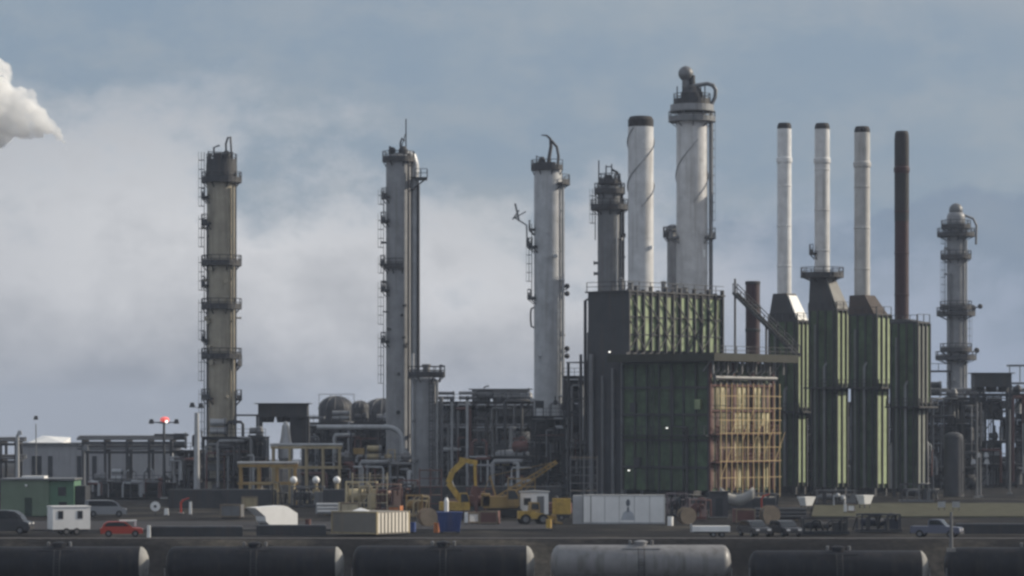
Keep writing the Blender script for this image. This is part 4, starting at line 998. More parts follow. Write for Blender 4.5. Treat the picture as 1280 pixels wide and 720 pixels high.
# ------------------------------------------------------------------ far left buildings, racks, masts
Y = 520
t = thing('warehouse', 'long pale grey shed behind the pipe rack at the far left', 'building', pos(0, Y))
xa, xb = X(24, Y) - X(0, Y), X(214, Y) - X(0, Y); zt = Z(556, Y)
b = MB(); b.bx(xa, xb, 0, 14, 0, zt); b.build('wall', WALLG, t)
b = MB(); b.prism([(xa - .4, zt), (xb + .4, zt), (xb + .4, zt + .35), (xa - .4, zt + .35)], -.5, 14.5); b.build('roof', MID, t)
for px in (46, 63, 99, 118, 160):
    x = X(px, Y) - X(0, Y); b = MB(); wd = 1.0 if px == 46 else .45; b.bx(x - wd / 1.2, x + wd / 1.2, -.12, .02, .3, Z(570, Y)); b.build('door' if px == 46 else 'downpipe', DARK2, t)
b = MB()
for i in range(28): x = xa + (xb - xa) * i / 27; b.bx(x - .06, x + .06, -.08, 0, .2, zt - .1)
b.build('cladding_rib', WALLG, t)
b = MB(); b.add([(-3, -.3, .02), (3, -.3, .02), (3.4, 6, .9), (-1.5, 6, 1.2), (.2, 2.0, .95), (-3, -.3, -.0), (3, -.3, 0), (3.4, 6, 0), (-1.5, 6, 0)], [(0, 1, 4), (1, 2, 4), (2, 3, 4), (3, 0, 4), (5, 8, 7, 6), (0, 5, 6, 1), (1, 6, 7, 2), (2, 7, 8, 3), (3, 8, 5, 0)]); tag(b.build('tarpaulin', WHITE2, None, pos(57, Y, zt + .35)), 'crumpled white sheet lying on the grey shed roof', 'sheet')
def pipe_rack(label, x0, x1, Y, ybeams, nposts, npipes, m):
    w = X(x1, Y) - X(x0, Y); t = thing('pipe_rack', label, 'pipe rack', pos((x0 + x1) / 2, Y))
    h = Z(ybeams[0], Y)
    for i in range(nposts):
        x = -w / 2 + w * i / (nposts - 1)
        for y in (0, 5): b = MB(); b.bx(x - .2, x + .2, y - .2, y + .2, 0, h); b.build('post', m, t)
        b = MB()
        for yb in ybeams: b.bx(x - .18, x + .18, -.6, 5.6, Z(yb, Y) - .3, Z(yb, Y) + .1)
        b.build('cross_beam', m, t)
    b = MB()
    for yb in ybeams: b.bx(-w / 2 + .2, w / 2 - .2, -.15, .15, Z(yb, Y) - .5, Z(yb, Y) - .1)
    pieces(b, 'long_beam', m, t)
    for yb in ybeams:
        for q in range(npipes):
            r = (.18, .3, .22, .38, .2)[q % 5]; b = MB(); b.tube([(-w / 2 - 1, .1 + q * 5 / npipes, Z(yb, Y) + .1 + r), (w / 2 + 1, .1 + q * 5 / npipes, Z(yb, Y) + .1 + r)], r, 10); b.build('pipe', (MID, DARK, G_)[q % 3], t)
    return t
pipe_rack('grey pipe rack with stacked pipes at the far left, before the long shed', 104, 214, 470, (551, 563), 5, 5, DARK)
pipe_rack('low pale pipe rack under the tall rack at the far left', 142, 200, 462, (604,), 4, 3, MID)
pipe_rack('elevated pipe rack crossing the right edge', 1158, 1300, 515, (491, 512), 5, 5, MID)
t = pipe_rack('small dark pipe rack at the very left edge', -18, 20, 470, (553, 575), 3, 4, DARK)
t = thing('access_platform', 'small railed platform left of the hazy column foot', 'platform', pos(1172, 505))
zz = Z(463, 505); b = MB(); b.bx(-2.2, 2.2, -1, 1, zz - .3, zz); pl = b.build('deck', DARK, t)
b = MB()
for x in (-2.1, 0, 2.1): b.beam((x, -1, zz), (x, -1, zz + 1.1), .1)
b.beam((-2.1, -1, zz + 1.1), (2.1, -1, zz + 1.1), .1); b.build('railing', DARK, pl)
for x in (-2, 2): b = MB(); b.bx(x - .17, x + .17, -.17, .17, 0, zz - .3); b.build('post', DARK, t)
t = thing('access_platform', 'railed roof platform cut by the right edge', 'platform', pos(1272, 500))
zz = Z(478, 500); b = MB(); b.bx(-1.6, 3, -1.2, 1.2, zz - .3, zz); pl = b.build('deck', MID, t); b = MB(); b.bx(-1.6, 3, -1.4, 1.4, Z(458, 500), Z(456, 500)); b.build('canopy', MID, t)
b = MB()
for x in (-1.5, .2, 2.0): b.beam((x, -1.1, zz), (x, -1.1, Z(457, 500)), .14)
b.build('railing', MID, pl)
for x in (-1.4, 2.4): b = MB(); b.bx(x - .17, x + .17, -.17, .17, 0, zz - .3); b.build('post', MID, t)

# masts at left
t, h = light_mast('lamp mast with a lit red beacon on its cross arm, at the far left', 205, 425, 528, ((-1.75, .1), (1.75, .1)), DARK, .16, DARK)
b = MB(); b.beam((-1.75, 0, h), (1.75, 0, h), .14); b.build('cross_arm', DARK, t)
b = MB(); b.lathe([(.25, h + .05), (.62, h + .2), (.62, h + .55), (.3, h + .75), (.01, h + .78)], (.1, 0, 0), 14); b.build('red_beacon', LAMPR, t)
b = MB(); b.sphere((.42, -.62, h + .1), .2); b.build('lamp', LAMPW, t)
b = MB(); b.bx(-1.4, 3.4, .3, .5, h - 1.9, h - 1.6); b.build('lower_arm', DARK, t)
light_mast('tall grey mast with two dark floodlights left of the leftmost tall column', 246, 402, 516, ((-.6, 1.0), (.55, .9)), LIGHTST, .3, DARK)
light_mast('thin post with one round lamp behind the white roof sheet', 45, 500, 530, ((0, 1.0),), MID, .08, DARK)
light_mast('plain pale post at the left edge beside the grey shed', 22, 440, 543, ((.3, .2),), LIGHTST, .22, LIGHTST)
light_mast('thin dark post behind the green building', 105, 380, 562, ((.2, .2),), MID, .12, MID)
light_mast('slim grey pole in the near foreground at right, before the dark rail cars', 1189, 250, 640, (), MID, .11, MID)

# green building
Y = 347
t = thing('green_building', 'flat roofed dull green building at the far left', 'building', pos(0, Y))
xa, xm, xb = X(1, Y) - X(0, Y), X(61, Y) - X(0, Y), X(92, Y) - X(0, Y); zt = Z(600, Y)
b = MB(); b.bx(xa, xm, 0, 6, 0, zt); b.build('wall', GREENB, t)
b = MB(); b.bx(xm, xb, .35, 6, 0, zt - .15); b.build('side_wall', mat('bright_building_green', (.095, .19, .125), .6, var=.1, streak=.3, streak_c=(.06, .1, .07)), t, label='brighter green side bay')
b = MB(); b.bx(xa - .15, xb + .15, -.25, 6.2, zt, zt + .18); b.build('roof', MID, t)
b = MB(); b.bx(xa + 2.4, xa + 5.0, -.3, 2.5, zt + .18, zt + .45); b.build('roof_sheet', WHITE2, t)
b = MB(); b.bx(X(31, Y) - X(0, Y), X(40, Y) - X(0, Y), -.06, .02, .0, 2.1); b.build('door', mat('dark_green_door', (.03, .05, .04), .6), t)
for px, z0, z1 in ((77, 2.3, 3.3), (78, .5, 1.6)): x = X(px, Y) - X(0, Y); b = MB(); b.bx(x - .45, x + .45, .29, .37, z0, z1); b.build('window', GLASS, t)
b = MB(); b.sphere((X(33, Y) - X(0, Y), -.2, Z(607, Y)), .16); b.build('wall_lamp', WHITE2, t)
b = MB(); b.bx(xb, xb + 1.2, 1, 5, 0, 3.4); b.build('annex', DARK2, t)
# white site cabin on wheels
Y = 288
def wheel(parent, x, y, r, w=.22):
    b = MB(); b.cyl((x, y - w / 2, r), (x, y + w / 2, r), r, seg=18); wl = b.build('wheel', RUBBER, parent)
    b = MB(); b.cyl((x, y - w / 2 - .02, r), (x, y + w / 2 + .02, r), r * .55, seg=14); b.build('rim', MID, wl)
    return wl
t = thing('site_trailer', 'white box cabin on wheels with two small dark windows', 'trailer', pos(86, Y), R(22))
b = MB(); b.bx(-1.8, 1.8, -1.1, 1.1, .55, 2.65); b.build('body', WHITE2, t)
b = MB(); b.bx(-1.86, 1.86, -1.16, 1.16, 2.65, 2.75); b.build('roof', WHITE2, t)
for x in (-1.05, .82):
    b = MB(); b.bx(x - .2, x + .2, -1.14, -1.1, 1.6, 2.25); w_ = b.build('window', GLASS, t)
    b = MB(); b.bx(x - .26, x + .26, -1.125, -1.105, 1.54, 2.31); b.build('frame', MID, w_)
b = MB(); b.bx(-1.75, 1.75, -1, 1, .35, .55); b.beam((1.75, 0, .4), (2.9, 0, .4), .14); b.build('chassis', DARK, t)
for x in (-.5, .5):
    for y in (-1, 1): wheel(t, x, y, .34)

# cars
def car(label, px, Y, L, H, Wd, m, rz=0., kind='hatch', name='parked_car', group='parked cars in the yard', cat='car'):
    t = thing(name, label, cat, pos(px, Y), rz, group)
    h = H
    if kind == 'hatch': low = [(-.5, .22), (.5, .22), (.5, .48), (.47, .55), (.26, .60), (-.47, .60), (-.5, .5)]; cab = [(-.46, .60), (.26, .60), (.10, .95), (-.04, 1.0), (-.34, .98), (-.42, .85)]
    elif kind == 'van': low = [(-.5, .16), (.5, .16), (.5, .42), (.46, .50), (.38, .55), (-.5, .55)]; cab = [(-.5, .55), (.38, .55), (.30, .82), (.20, .96), (.05, 1.0), (-.46, 1.0), (-.5, .95)]
    else: low = [(-.5, .26), (.5, .26), (.5, .52), (.46, .58), (.2, .62), (-.5, .62)]; cab = [(-.14, .62), (.22, .62), (.10, .98), (.02, 1.0), (-.12, .99), (-.14, .9)]
    b = MB(); b.prism([(x * L, z * h) for x, z in low], -Wd / 2, Wd / 2); b.build('body', m, t)
    b = MB(); b.prism([(x * L, z * h) for x, z in cab], -Wd / 2 + .1, Wd / 2 - .1); cb = b.build('cabin', m, t)
    cx = sum(p[0] for p in cab) / len(cab); cz = sum(p[1] for p in cab) / len(cab)
    for y in (-Wd / 2 + .085, Wd / 2 - .085):
        b = MB(); b.prism([((cx + (x - cx) * .82) * L, (cz + (z - cz) * .68 + .01) * h) for x, z in cab], y - .008, y + .008); b.build('side_window', GLASS, cb)
    p0, p1 = Vector((cab[1][0] * L, 0, cab[1][1] * h)), Vector((cab[2][0] * L, 0, cab[2][1] * h)); n = Vector((p1.z - p0.z, 0, p0.x - p1.x)).normalized() * .015
    b = MB(); ww = Wd / 2 - .2; a_, c_ = p0.lerp(p1, .1) + n, p0.lerp(p1, .95) + n
    b.add([(a_.x, -ww, a_.z), (a_.x, ww, a_.z), (c_.x, ww * .92, c_.z), (c_.x, -ww * .92, c_.z)], [(0, 1, 2, 3)]); b.build('windscreen', GLASS, cb)
    rw = min(.36, h * .22)
    for x in (-.31, .32):
        for y in (-Wd / 2 + .1, Wd / 2 - .1): wheel(t, x * L, y, rw)
    for y in (-Wd / 2 + .3, Wd / 2 - .3):
        b = MB(); b.box((L * .5, y, h * .45), (.06, .34, .16)); b.build('headlight', WHITE2, t)
        b = MB(); b.box((-L * .5, y, h * .48), (.06, .2, .25)); b.build('tail_light', REDC, t)
    b = MB(); b.bx(L * .49, L * .515, -Wd / 2 + .05, Wd / 2 - .05, h * .22, h * .33); b.bx(-L * .515, -L * .49, -Wd / 2 + .05, Wd / 2 - .05, h * .22, h * .33); b.build('bumper', DARK, t)
    return t
car('red hatchback parked near the rail cars at left', 152, 283, 3.9, 1.45, 1.7, REDC, R(8), 'hatch')
t = [o for o in COL.objects if o.get('label', '').startswith('red hatch')][0]
b = MB(); b.bx(-.2, 1.4, -.55, .55, 1.45, 1.55); b.bx(-.2, -.05, -.5, .5, 1.4, 1.46); b.bx(1.2, 1.35, -.5, .5, 1.02, 1.46); b.build('roof_board', WHITE2, t)
car('dark rounded van cut by the left edge', 8, 291, 4.9, 2.25, 1.9, CARDK, R(-6), 'van', 'parked_van', None, 'van')
car('dark car with pale headlights, left one of two before the furnace', 943, 284, 4.4, 1.5, 1.75, CARDK, R(-72), 'hatch')
car('dark car with pale headlights, right one of two before the furnace', 981, 284, 4.4, 1.5, 1.75, CARDK, R(-72), 'hatch')
car('blue grey pickup beside the near pole', 1171, 281, 4.6, 1.7, 1.8, mat('slate_car_paint', (.11, .12, .17), .3, .2, var=.05), R(-20), 'pickup', 'pickup_truck', None, 'pickup')
car('silver van parked between shed and pipe racks', 132, 344, 4.6, 1.9, 1.9, mat('grey_van_paint', (.25, .26, .28), .35, var=.05), R(10), 'van', 'parked_van', None, 'van')

skid('low black pump skid right of the two headlit cars', 1030, 290, 4.6, 1.5, DARK, DARK2, 23)
skid('low dark blue pump skid in the yard below the third heater', 1098, 296, 4.2, 1.7, mat('navy_skid_paint', (.02, .026, .045), .6), DARK, 24, R(8))
# white box trailer with emblem
Y = 322; k = Y / FPX
t = thing('box_trailer', 'long white box trailer with a faint grey emblem on its side', 'trailer', pos(776, Y), R(-3))
z0, z1 = Z(655, Y), Z(619, Y)
b = MB(); b.bx(-47 * k, 55 * k, 0, 2.5, z0, z1); b.build('body', WHITE2, t)
b = MB(); b.bx(-60 * k, -47.5 * k, .1, 2.4, z0 - .1, z1 - .05); b.build('front_compartment', LIGHTST, t)
b = MB(); b.bx(-38 * k, -37 * k, -.02, 0, z0, z1); b.bx(-47.6 * k, -46.6 * k, -.03, .05, z0, z1 + .02)
for x in (-20, -2, 17, 36, 54): b.bx(x * k - .02, x * k + .02, -.012, 0, z0 + .1, z1 - .1)
pieces(b, 'seam', MID, t)
b = MB(); b.bx(-47 * k, 55.3 * k, -.04, 0, z1 - .08, z1 + .03); b.bx(-47 * k, 55.3 * k, -.05, 0, z0, z0 + .18); b.build('edge_rail', LIGHTST, t)
b = MB(); b.add([(9 * k + 2.6 * k * math.cos(a / 12 * 6.283), -.018, Z(629, Y) + 5.2 * k * math.sin(a / 12 * 6.283) * (1 if a < 6 else .8)) for a in range(12)], [tuple(range(12))])
b.add([(7.5 * k, -.018, Z(634, Y)), (10.5 * k, -.018, Z(634, Y)), (10 * k, -.018, Z(640, Y)), (8 * k, -.018, Z(640, Y))], [(0, 1, 2, 3)]); b.build('emblem', EMB, t)
b = MB(); b.add([(0 * k, -.015, Z(650, Y)), (18 * k, -.015, Z(650, Y)), (15 * k, -.015, Z(641, Y)), (11 * k, -.015, Z(638, Y)), (7 * k, -.015, Z(638, Y)), (3 * k, -.015, Z(641, Y))], [tuple(range(6))]); b.build('emblem_base', EMB2, t)
b = MB(); b.bx(-58 * k, 53 * k, .3, 2.2, z0 - .3, z0 - .002); b.bx(-30 * k, -29 * k + .1, .4, .6, 0, z0 - .3); b.bx(-30 * k, -29 * k + .1, 1.9, 2.1, 0, z0 - .3); b.build('chassis', DARK, t)
for x in (28, 41):
    for y in (.4, 2.1): wheel(t, x * k, y, .42)

# white canopy wedge
Y = 312; k = Y / FPX
t = thing('covered_trailer', 'low trailer under a bright white wedge shaped cover', 'trailer', pos(345, Y), R(38))
b = MB(); P = [(-31, 634), (6, 632), (12, 634), (24, 642), (24, 660), (-8, 660), (-17, 651), (-18, 645)]
b.prism([(x * k * 1.15, Z(y, Y)) for x, y in P], -.6, 1.2); b.build('cover', WHITE2, t)
b = MB(); b.bx(-16 * k, 26 * k, -.5, 1.1, .35, Z(660, Y)); b.build('chassis', DARK, t)
for x in (2, 14):
    for y in (-.45, 1.05): wheel(t, x * k, y, .36)

# beige container with sunlit ribbed end
Y = 286; k = Y / FPX
t = thing('shipping_container', 'beige shipping container with a sunlit ribbed end', 'container', pos(471, Y), R(-36))
z1 = Z(640, Y); z0 = .12
Lc = 58 * k / math.cos(R(36)) ; Wc = 38 * k / math.sin(R(36))
b = MB(); b.bx(-Lc, 0, 0, Wc, z0, z1); b.build('body', BEIGE, t)
b = MB()
n = 22
for i in range(n): x = -Lc + Lc * (i + .5) / n; b.bx(x - Lc / n * .25, x + Lc / n * .25, -.04, .0, z0 + .15, z1 - .15)
b.build('side_rib', BEIGE, t)
b = MB(); n = 9
for i in range(n): y = Wc * (i + .5) / n; b.bx(0, .07, y - Wc / n * .27, y + Wc / n * .27, z0 + .12, z1 - .12)
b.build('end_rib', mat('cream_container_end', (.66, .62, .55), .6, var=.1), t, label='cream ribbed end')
b = MB()
for x in (-Lc, 0):
    for y in (0, Wc): b.box((x, y, (z0 + z1) / 2), (.16, .16, z1 - z0 + .04))
for y in (0, Wc): b.bx(-Lc, 0, y - .07, y + .07, z1 - .12, z1 + .02); b.bx(-Lc, 0, y - .07, y + .07, z0, z0 + .14)
b.build('corner_frame', TANS, t)
b = MB(); b.add([(-.8, -.5, 0), (.8, -.5, 0), (.9, .6, 0), (-.7, .6, 0), (0, 0, .3)], [(0, 1, 4), (1, 2, 4), (2, 3, 4), (3, 0, 4), (0, 3, 2, 1)])
tag(b.build('tarpaulin', WHITE2, None, t.location + Matrix.Rotation(R(-36), 3, 'Z') @ Vector((-3.2, 1.5, z1 + .02))), 'small white sheet lying on the beige container roof', 'sheet')

# blue bin
Y = 292; k = Y / FPX
t = thing('waste_skip', 'blue waste skip below the excavator', 'skip', pos(562, Y))
b = MB(); b.frustum((0, .8), (1.9, 1.3), .15, (0, .8), (2.4, 1.7), 1.9); b.build('body', BLUE, t)
b = MB(); b.bx(-1.25, 1.25, -.1, 1.7, 1.9, 2.05); b.bx(-.55, -.45, -.1, .0, .3, 1.9); b.bx(.45, .55, -.1, 0, .3, 1.9); b.build('rim', BLUE, t)
b = MB(); b.bx(-1.0, -.6, .1, 1.5, 0, .15); b.bx(.6, 1.0, .1, 1.5, 0, .15); b.build('runner', DARK, t)
t = thing('gas_cylinder', 'pale upright gas cylinder on the blue skip edge', 'cylinder', pos(558, 297))
b = MB(); b.lathe([(.22, 0), (.22, 3.0), (.12, 3.3), (.01, 3.35)], seg=14); b.build('body', WHITE2, t)
b = MB(); b.lathe([(.08, 3.3), (.1, 3.55), (.01, 3.56)], seg=10); b.build('valve', DARK, t)

# excavator
Y = 336; k = Y / FPX
t = thing('excavator', 'yellow tracked excavator with its arm raised and bent', 'excavator', pos(572, Y), R(4))
for y in (-1.1, 1.1):
    b = MB(); b.prism([(-1.9, .25), (-1.6, 0), (1.6, 0), (1.9, .25), (1.9, .6), (1.6, .85), (-1.6, .85), (-1.9, .6)], y - .3, y + .3); b.build('track', RUBBER, t)
b = MB(); b.prism([(-2.0, 1.0), (1.3, 1.0), (1.3, 1.5), (-.2, 1.9), (-2.0, 1.9)], -1.2, 1.2); b.cyl((0, 0, .7), (0, 0, 1.0), .8); b.build('body', YEL, t)
b = MB(); b.prism([(.1, 1.5), (1.3, 1.5), (1.2, 2.4), (1.0, 2.9), (.2, 2.9)], -1.15, -.2); cb = b.build('cab', YEL, t)
b = MB(); b.prism([(.3, 1.9), (1.2, 1.9), (1.12, 2.4), (.95, 2.78), (.3, 2.78)], -1.17, -1.15); b.build('window', GLASS, cb)
b = MB(); pts = [(.6, .2, 1.7), (-1.0, .2, 4.0), (-.6, .2, 5.2), (.7, .2, 6.4)]
for p, q in zip(pts[:-1], pts[1:]): b.beam(p, q, .38, .62)
b.build('boom', YEL, t)
b = MB(); b.beam((.2, .2, 6.6), (2.2, .2, 6.2), .32, .5); b.beam((1.9, .2, 6.4), (2.0, .2, 3.6), .3, .45); b.build('stick', YEL, t)
b = MB(); b.prism([(1.7, 3.7), (2.3, 3.6), (2.6, 3.0), (2.0, 2.5), (1.4, 2.8)], -.4, .8); b.build('bucket', RUST, t)
b = MB(); b.cyl((.3, .6, 2.2), (-.8, .6, 4.4), .1); b.cyl((-.3, .5, 5.6), (1.0, .5, 6.9), .1); b.build('ram', MID, t)
# mobile crane with lattice boom
Y = 345; k = Y / FPX
t = thing('mobile_crane', 'ochre crawler crane with a long sloping boom left of the white box trailer', 'crane', pos(630, Y))
for y in (-1.4, 1.4):
    b = MB(); b.prism([(-2.2, .3), (-1.9, 0), (1.9, 0), (2.2, .3), (2.2, .6), (1.9, .9), (-1.9, .9), (-2.2, .6)], y - .35, y + .35); b.build('track', RUBBER, t)
b = MB(); b.bx(-2.4, 1.6, -1.3, 1.3, 1.0, 2.3); b.bx(-2.6, -1.6, -1.3, 1.3, 1.2, 2.6); b.build('body', YELD, t)
b = MB(); b.prism([(.3, 1.2), (1.8, 1.2), (1.7, 2.4), (1.3, 3.1), (.3, 3.1)], -1.5, -.5); cb = b.build('cab', YELD, t)
b = MB(); b.prism([(.5, 2.0), (1.65, 2.0), (1.58, 2.4), (1.25, 2.95), (.5, 2.95)], -1.52, -1.5); b.build('window', GLASS, cb)
p0 = Vector((-.6, 0, 2.0)); p1 = Vector((X(696, Y) - X(630, Y), 0, Z(577, Y)))
b = MB(); d = (p1 - p0); up = Vector((-d.z, 0, d.x)).normalized() * .42
for s1 in (-1, 1):
    for s2 in (-1, 1): b.beam(p0 + up * s1 * .9 + Vector((0, .4 * s2, 0)), p1 + up * s1 * .35 + Vector((0, .2 * s2, 0)), .15)
for i in range(14):
    e0, e1 = p0.lerp(p1, i / 14), p0.lerp(p1, (i + 1) / 14); sg = 1 if i % 2 else -1; tw = .9 - .5 * i / 14
    for s2 in (-1, 1): b.beam(e0 + up * sg * tw + Vector((0, .38 * s2, 0)), e1 - up * sg * tw + Vector((0, .36 * s2, 0)), .1)
b.build('boom', YELD, t)
b = MB(); b.beam((-.9, 0, 2.2), (-1.6, 0, 4.6), .2); b.beam((-1.6, 0, 4.6), p1, .05); b.beam((-1.6, 0, 4.6), (-2.4, 0, 2.5), .08); b.build('mast', YELD, t)
b = MB(); b.beam(p1, p1 - Vector((0, 0, 3.8)), .05); b.lathe([(.01, -.5), (.18, -.3), (.18, .1), (.01, .3)], tuple(p1 - Vector((0, 0, 4.1))), 10); b.build('hook', DARK, t)
# wheel loader
Y = 318
t = thing('wheel_loader', 'small yellow wheel loader under the crane boom', 'loader', pos(668, Y), R(12))
b = MB(); b.prism([(-1.7, .6), (1.0, .6), (1.0, 1.1), (-.3, 1.4), (-1.7, 1.4)], -.7, .7); b.build('body', YEL, t)
b = MB(); b.prism([(-.6, 1.4), (.5, 1.3), (.4, 2.3), (-.5, 2.35)], -.6, .6); cb = b.build('cab', YELD, t)
b = MB(); b.prism([(-.45, 1.6), (.36, 1.55), (.3, 2.15), (-.4, 2.2)], -.62, -.6); b.build('window', GLASS, cb)
b = MB(); b.beam((.6, -.4, 1.0), (2.1, -.4, .6), .16, .28); b.beam((.6, .4, 1.0), (2.1, .4, .6), .16, .28); b.build('lift_arm', YEL, t)
b = MB(); b.prism([(2.0, .1), (2.8, .05), (2.8, .2), (2.2, .35), (2.15, 1.0), (2.0, 1.0)], -1.0, 1.0); b.build('bucket', YELD, t)
for x in (-1.1, .75):
    for y in (-.75, .75): wheel(t, x, y, .55, .4)
t = thing('yellow_generator', 'yellow generator box left of the white box trailer', 'generator', pos(702, 330))
b = MB(); b.bx(-1.0, 1.0, 0, 1.2, .7, 2.4); b.build('casing', YEL, t)
b = MB(); b.bx(-.9, .9, .1, 1.1, .3, .7); b.build('frame', DARK, t)
b = MB(); b.tube([(.6, .6, 2.4), (.6, .6, 2.9), (.9, .6, 3.0)], .07); b.build('exhaust', DARK, t)
for y in (.05, 1.15): wheel(t, 0, y, .33)
Y = 345
t = thing('storage_cabin', 'white storage cabin half hidden behind the yellow loader', 'cabin', pos(668, Y))
b = MB(); b.bx(-1.6, 1.6, 0, 2.2, .25, 2.7); b.build('wall', WHITE2, t)
b = MB(); b.prism([(-1.75, 2.7), (1.75, 2.7), (1.75, 2.82), (0, 2.95), (-1.75, 2.82)], -.1, 2.3); b.build('roof', LIGHTST, t)
b = MB(); b.bx(.3, 1.1, -.05, 0, .35, 2.3); b.build('door', MID, t)
b = MB(); b.bx(-1.2, -.4, -.05, 0, 1.3, 2.1); b.build('window', GLASS, t)
b = MB(); b.bx(-1.6, 1.6, .05, 2.1, 0, .25); b.build('base', DARK, t)

# yard clutter between the machines
ORG = mat('faded_orange_paint', (.48, .17, .06), .6, streak=.4); CREAM = mat('cream_yard_paint', (.52, .45, .31), .6, var=.25, streak=.5, streak_c=(.2, .15, .1)); WOOD = mat('grey_timber', (.20, .16, .12), .8, var=.3)
def scaffold_tower(label, px, Y, w, h, m):
    t = thing('scaffold_tower', label, 'scaffold', pos(px, Y)); b = MB()
    for x in (-w / 2, 0, w / 2):
        for y in (0, 1.3): b.beam((x, y, 0), (x, y, h), .1)
    z = 1.0
    while z < h:
        for y in (0, 1.3): b.beam((-w / 2, y, z), (w / 2, y, z), .08)
        for x in (-w / 2, 0, w / 2): b.beam((x, 0, z), (x, 1.3, z), .08)
        z += 1.0
    b.beam((-w / 2, 0, 0), (0, 0, 2), .07); b.beam((0, 0, 2), (w / 2, 0, min(h, 4)), .07); b.build('frame', m, t)
    for z in (2.0, h - .3): b = MB(); b.bx(-w / 2, w / 2, 0, 1.3, z, z + .08); b.build('deck', WOOD, t)
def crate(label, px, Y, w, d, h, m, rz=0., z=0.):
    t = thing('crate', label, 'crate', pos(px, Y, z), R(rz)); b = MB(); b.bx(-w / 2, w / 2, -d / 2, d / 2, .12, h); b.build('body', m, t)
    b = MB()
    for x in (-w / 2 + .1, w / 2 - .1):
        for y in (-d / 2, d / 2): b.box((x, y, h / 2), (.14, .08, h))
    for y in (-d / 2, d / 2): b.bx(-w / 2, w / 2, y - .045, y + .045, h - .15, h + .03); b.bx(-w / 2, w / 2, y - .045, y + .045, .1, .25)
    pieces(b, 'batten', WOOD, t)
    b = MB()
    for y in (-d / 3, d / 3): b.bx(-w / 2, w / 2, y - .08, y + .08, 0, .12)
    b.build('skid', DARK, t)
def pipe_stack(label, px, Y, L, m, rz=0.):
    t = thing('pipe_stack', label, 'pipe stack', pos(px, Y), R(rz)); r = .22
    for row in range(3):
        for i in range(5 - row): b = MB(); b.cyl((-L / 2, (i - (4 - row) / 2) * 2 * r, .2 + r + row * 1.75 * r), (L / 2, (i - (4 - row) / 2) * 2 * r, .2 + r + row * 1.75 * r), r, seg=12); b.build('pipe', m, t)
    b = MB(); b.bx(-L * .3 - .1, -L * .3 + .1, -1.2, 1.2, 0, .2); b.bx(-L * .3, L * .3, -.05, .05, 0, .1); b.bx(L * .3 - .1, L * .3 + .1, -1.2, 1.2, 0, .2); b.build('bearer', WOOD, t)
def cable_drum(label, px, Y, r, m):
    t = thing('cable_drum', label, 'cable drum', pos(px, Y), R(20))
    for y in (-.5, .5): b = MB(); b.cyl((0, y - .05, r), (0, y + .05, r), r, seg=22); b.build('flange', WOOD, t)
    b = MB(); b.cyl((0, -.45, r), (0, .45, r), r * .72, seg=20); b.build('cable', m, t)
def oil_barrel(label, px, Y, m, z=0.):
    t = thing('oil_barrel', label, 'barrel', pos(px, Y, z)); b = MB(); b.lathe([(.01, 0), (.3, 0), (.3, .3), (.32, .31), (.3, .33), (.3, .6), (.32, .61), (.3, .63), (.3, .9), (.01, .9)], seg=18); b.build('body', m, t)
    b = MB(); b.lathe([(.3, .9), (.315, .91), (.3, .93), (.27, .91)], seg=18); b.cyl((.15, 0, .9), (.15, 0, .94), .04, seg=8); b.build('lid', m, t)
def hose_reel_post(label, px, Y, h, m): 
    t = thing('monitor_post', label, 'fire monitor', pos(px, Y)); b = MB(); b.tube([(0, 0, 0), (0, 0, h), (.25, 0, h + .2)], .12); b.build('riser', m, t)
    b = MB(); b.cyl((.1, 0, h + .2), (1.0, 0, h + .55), .12, .07); b.build('nozzle', m, t); b = MB(); b.bx(-.3, .3, -.3, .3, 0, .15); b.build('base', CONC, t)
scaffold_tower('cream scaffold tower left of the pale elbow pipe foot', 462, 366, 4.2, 4.6, CREAM)
scaffold_tower('rusty scaffold tower between excavator and short grey tower', 538, 362, 2.6, 5.2, RUST)
scaffold_tower('ochre scaffold tower right of the crane body', 652, 362, 3.2, 4.2, YELD)
scaffold_tower('grey scaffold tower before the furnace side stairs', 730, 385, 3.4, 6.5, MID)
crate('large cream crate in front of the tan pump skid', 436, 340, 2.2, 1.4, 1.7, CREAM, 12)
crate('orange crate beside the rust coloured pump skid', 494, 342, 1.5, 1.2, 1.3, ORG, -15)
crate('pinkish crate right of the short tower foot', 566, 350, 1.6, 1.3, 1.9, mat('pink_crate', (.34, .22, .19), .7), 8)
crate('white crate between blue skip and crane', 590, 320, 1.3, 1.1, 1.2, WHITE2, 20)
crate('rust red crate before the crane tracks', 612, 318, 2.0, 1.3, 1.4, RUST, -10)
crate('tan crate under the yellow beamed pipe frame', 312, 372, 2.0, 1.3, 1.6, TANS, 5)
crate('grey crate left of the white covered trailer', 290, 340, 2.4, 1.5, 1.5, MID, -8)
crate('small white crate before the second heater', 1062, 360, 1.1, 1.0, 1.0, WHITE2, 15)
crate('dull brown crate right of the dark cabin', 930, 322, 2.2, 1.4, 1.5, RUST, 10)
pipe_stack('stack of pale pipes behind the beige container', 420, 350, 4.5, LIGHTST, 8)
pipe_stack('stack of rusty pipes left of the white box trailer', 690, 352, 4.5, RUST, -6)
pipe_stack('stack of dark pipes behind the two headlit cars', 975, 330, 5.5, DARK, 4)
cable_drum('cable drum with orange cable near the blue skip', 534, 312, .95, ORG)
cable_drum('cable drum with black cable left of the dark cabin', 858, 318, .9, RUBBER)
cable_drum('cable drum with grey cable right of the dull brown crate', 962, 318, 1.0, MID)
oil_barrel('orange barrel left of the blue skip', 546, 294, ORG)
oil_barrel('white barrel right of the white box trailer', 838, 314, WHITE2)
oil_barrel('blue barrel right of the beige container', 516, 296, BLUE)
oil_barrel('yellow barrel beside the wheel loader', 686, 306, YEL)
oil_barrel('rusty barrel beside the white covered trailer', 385, 306, RUST)
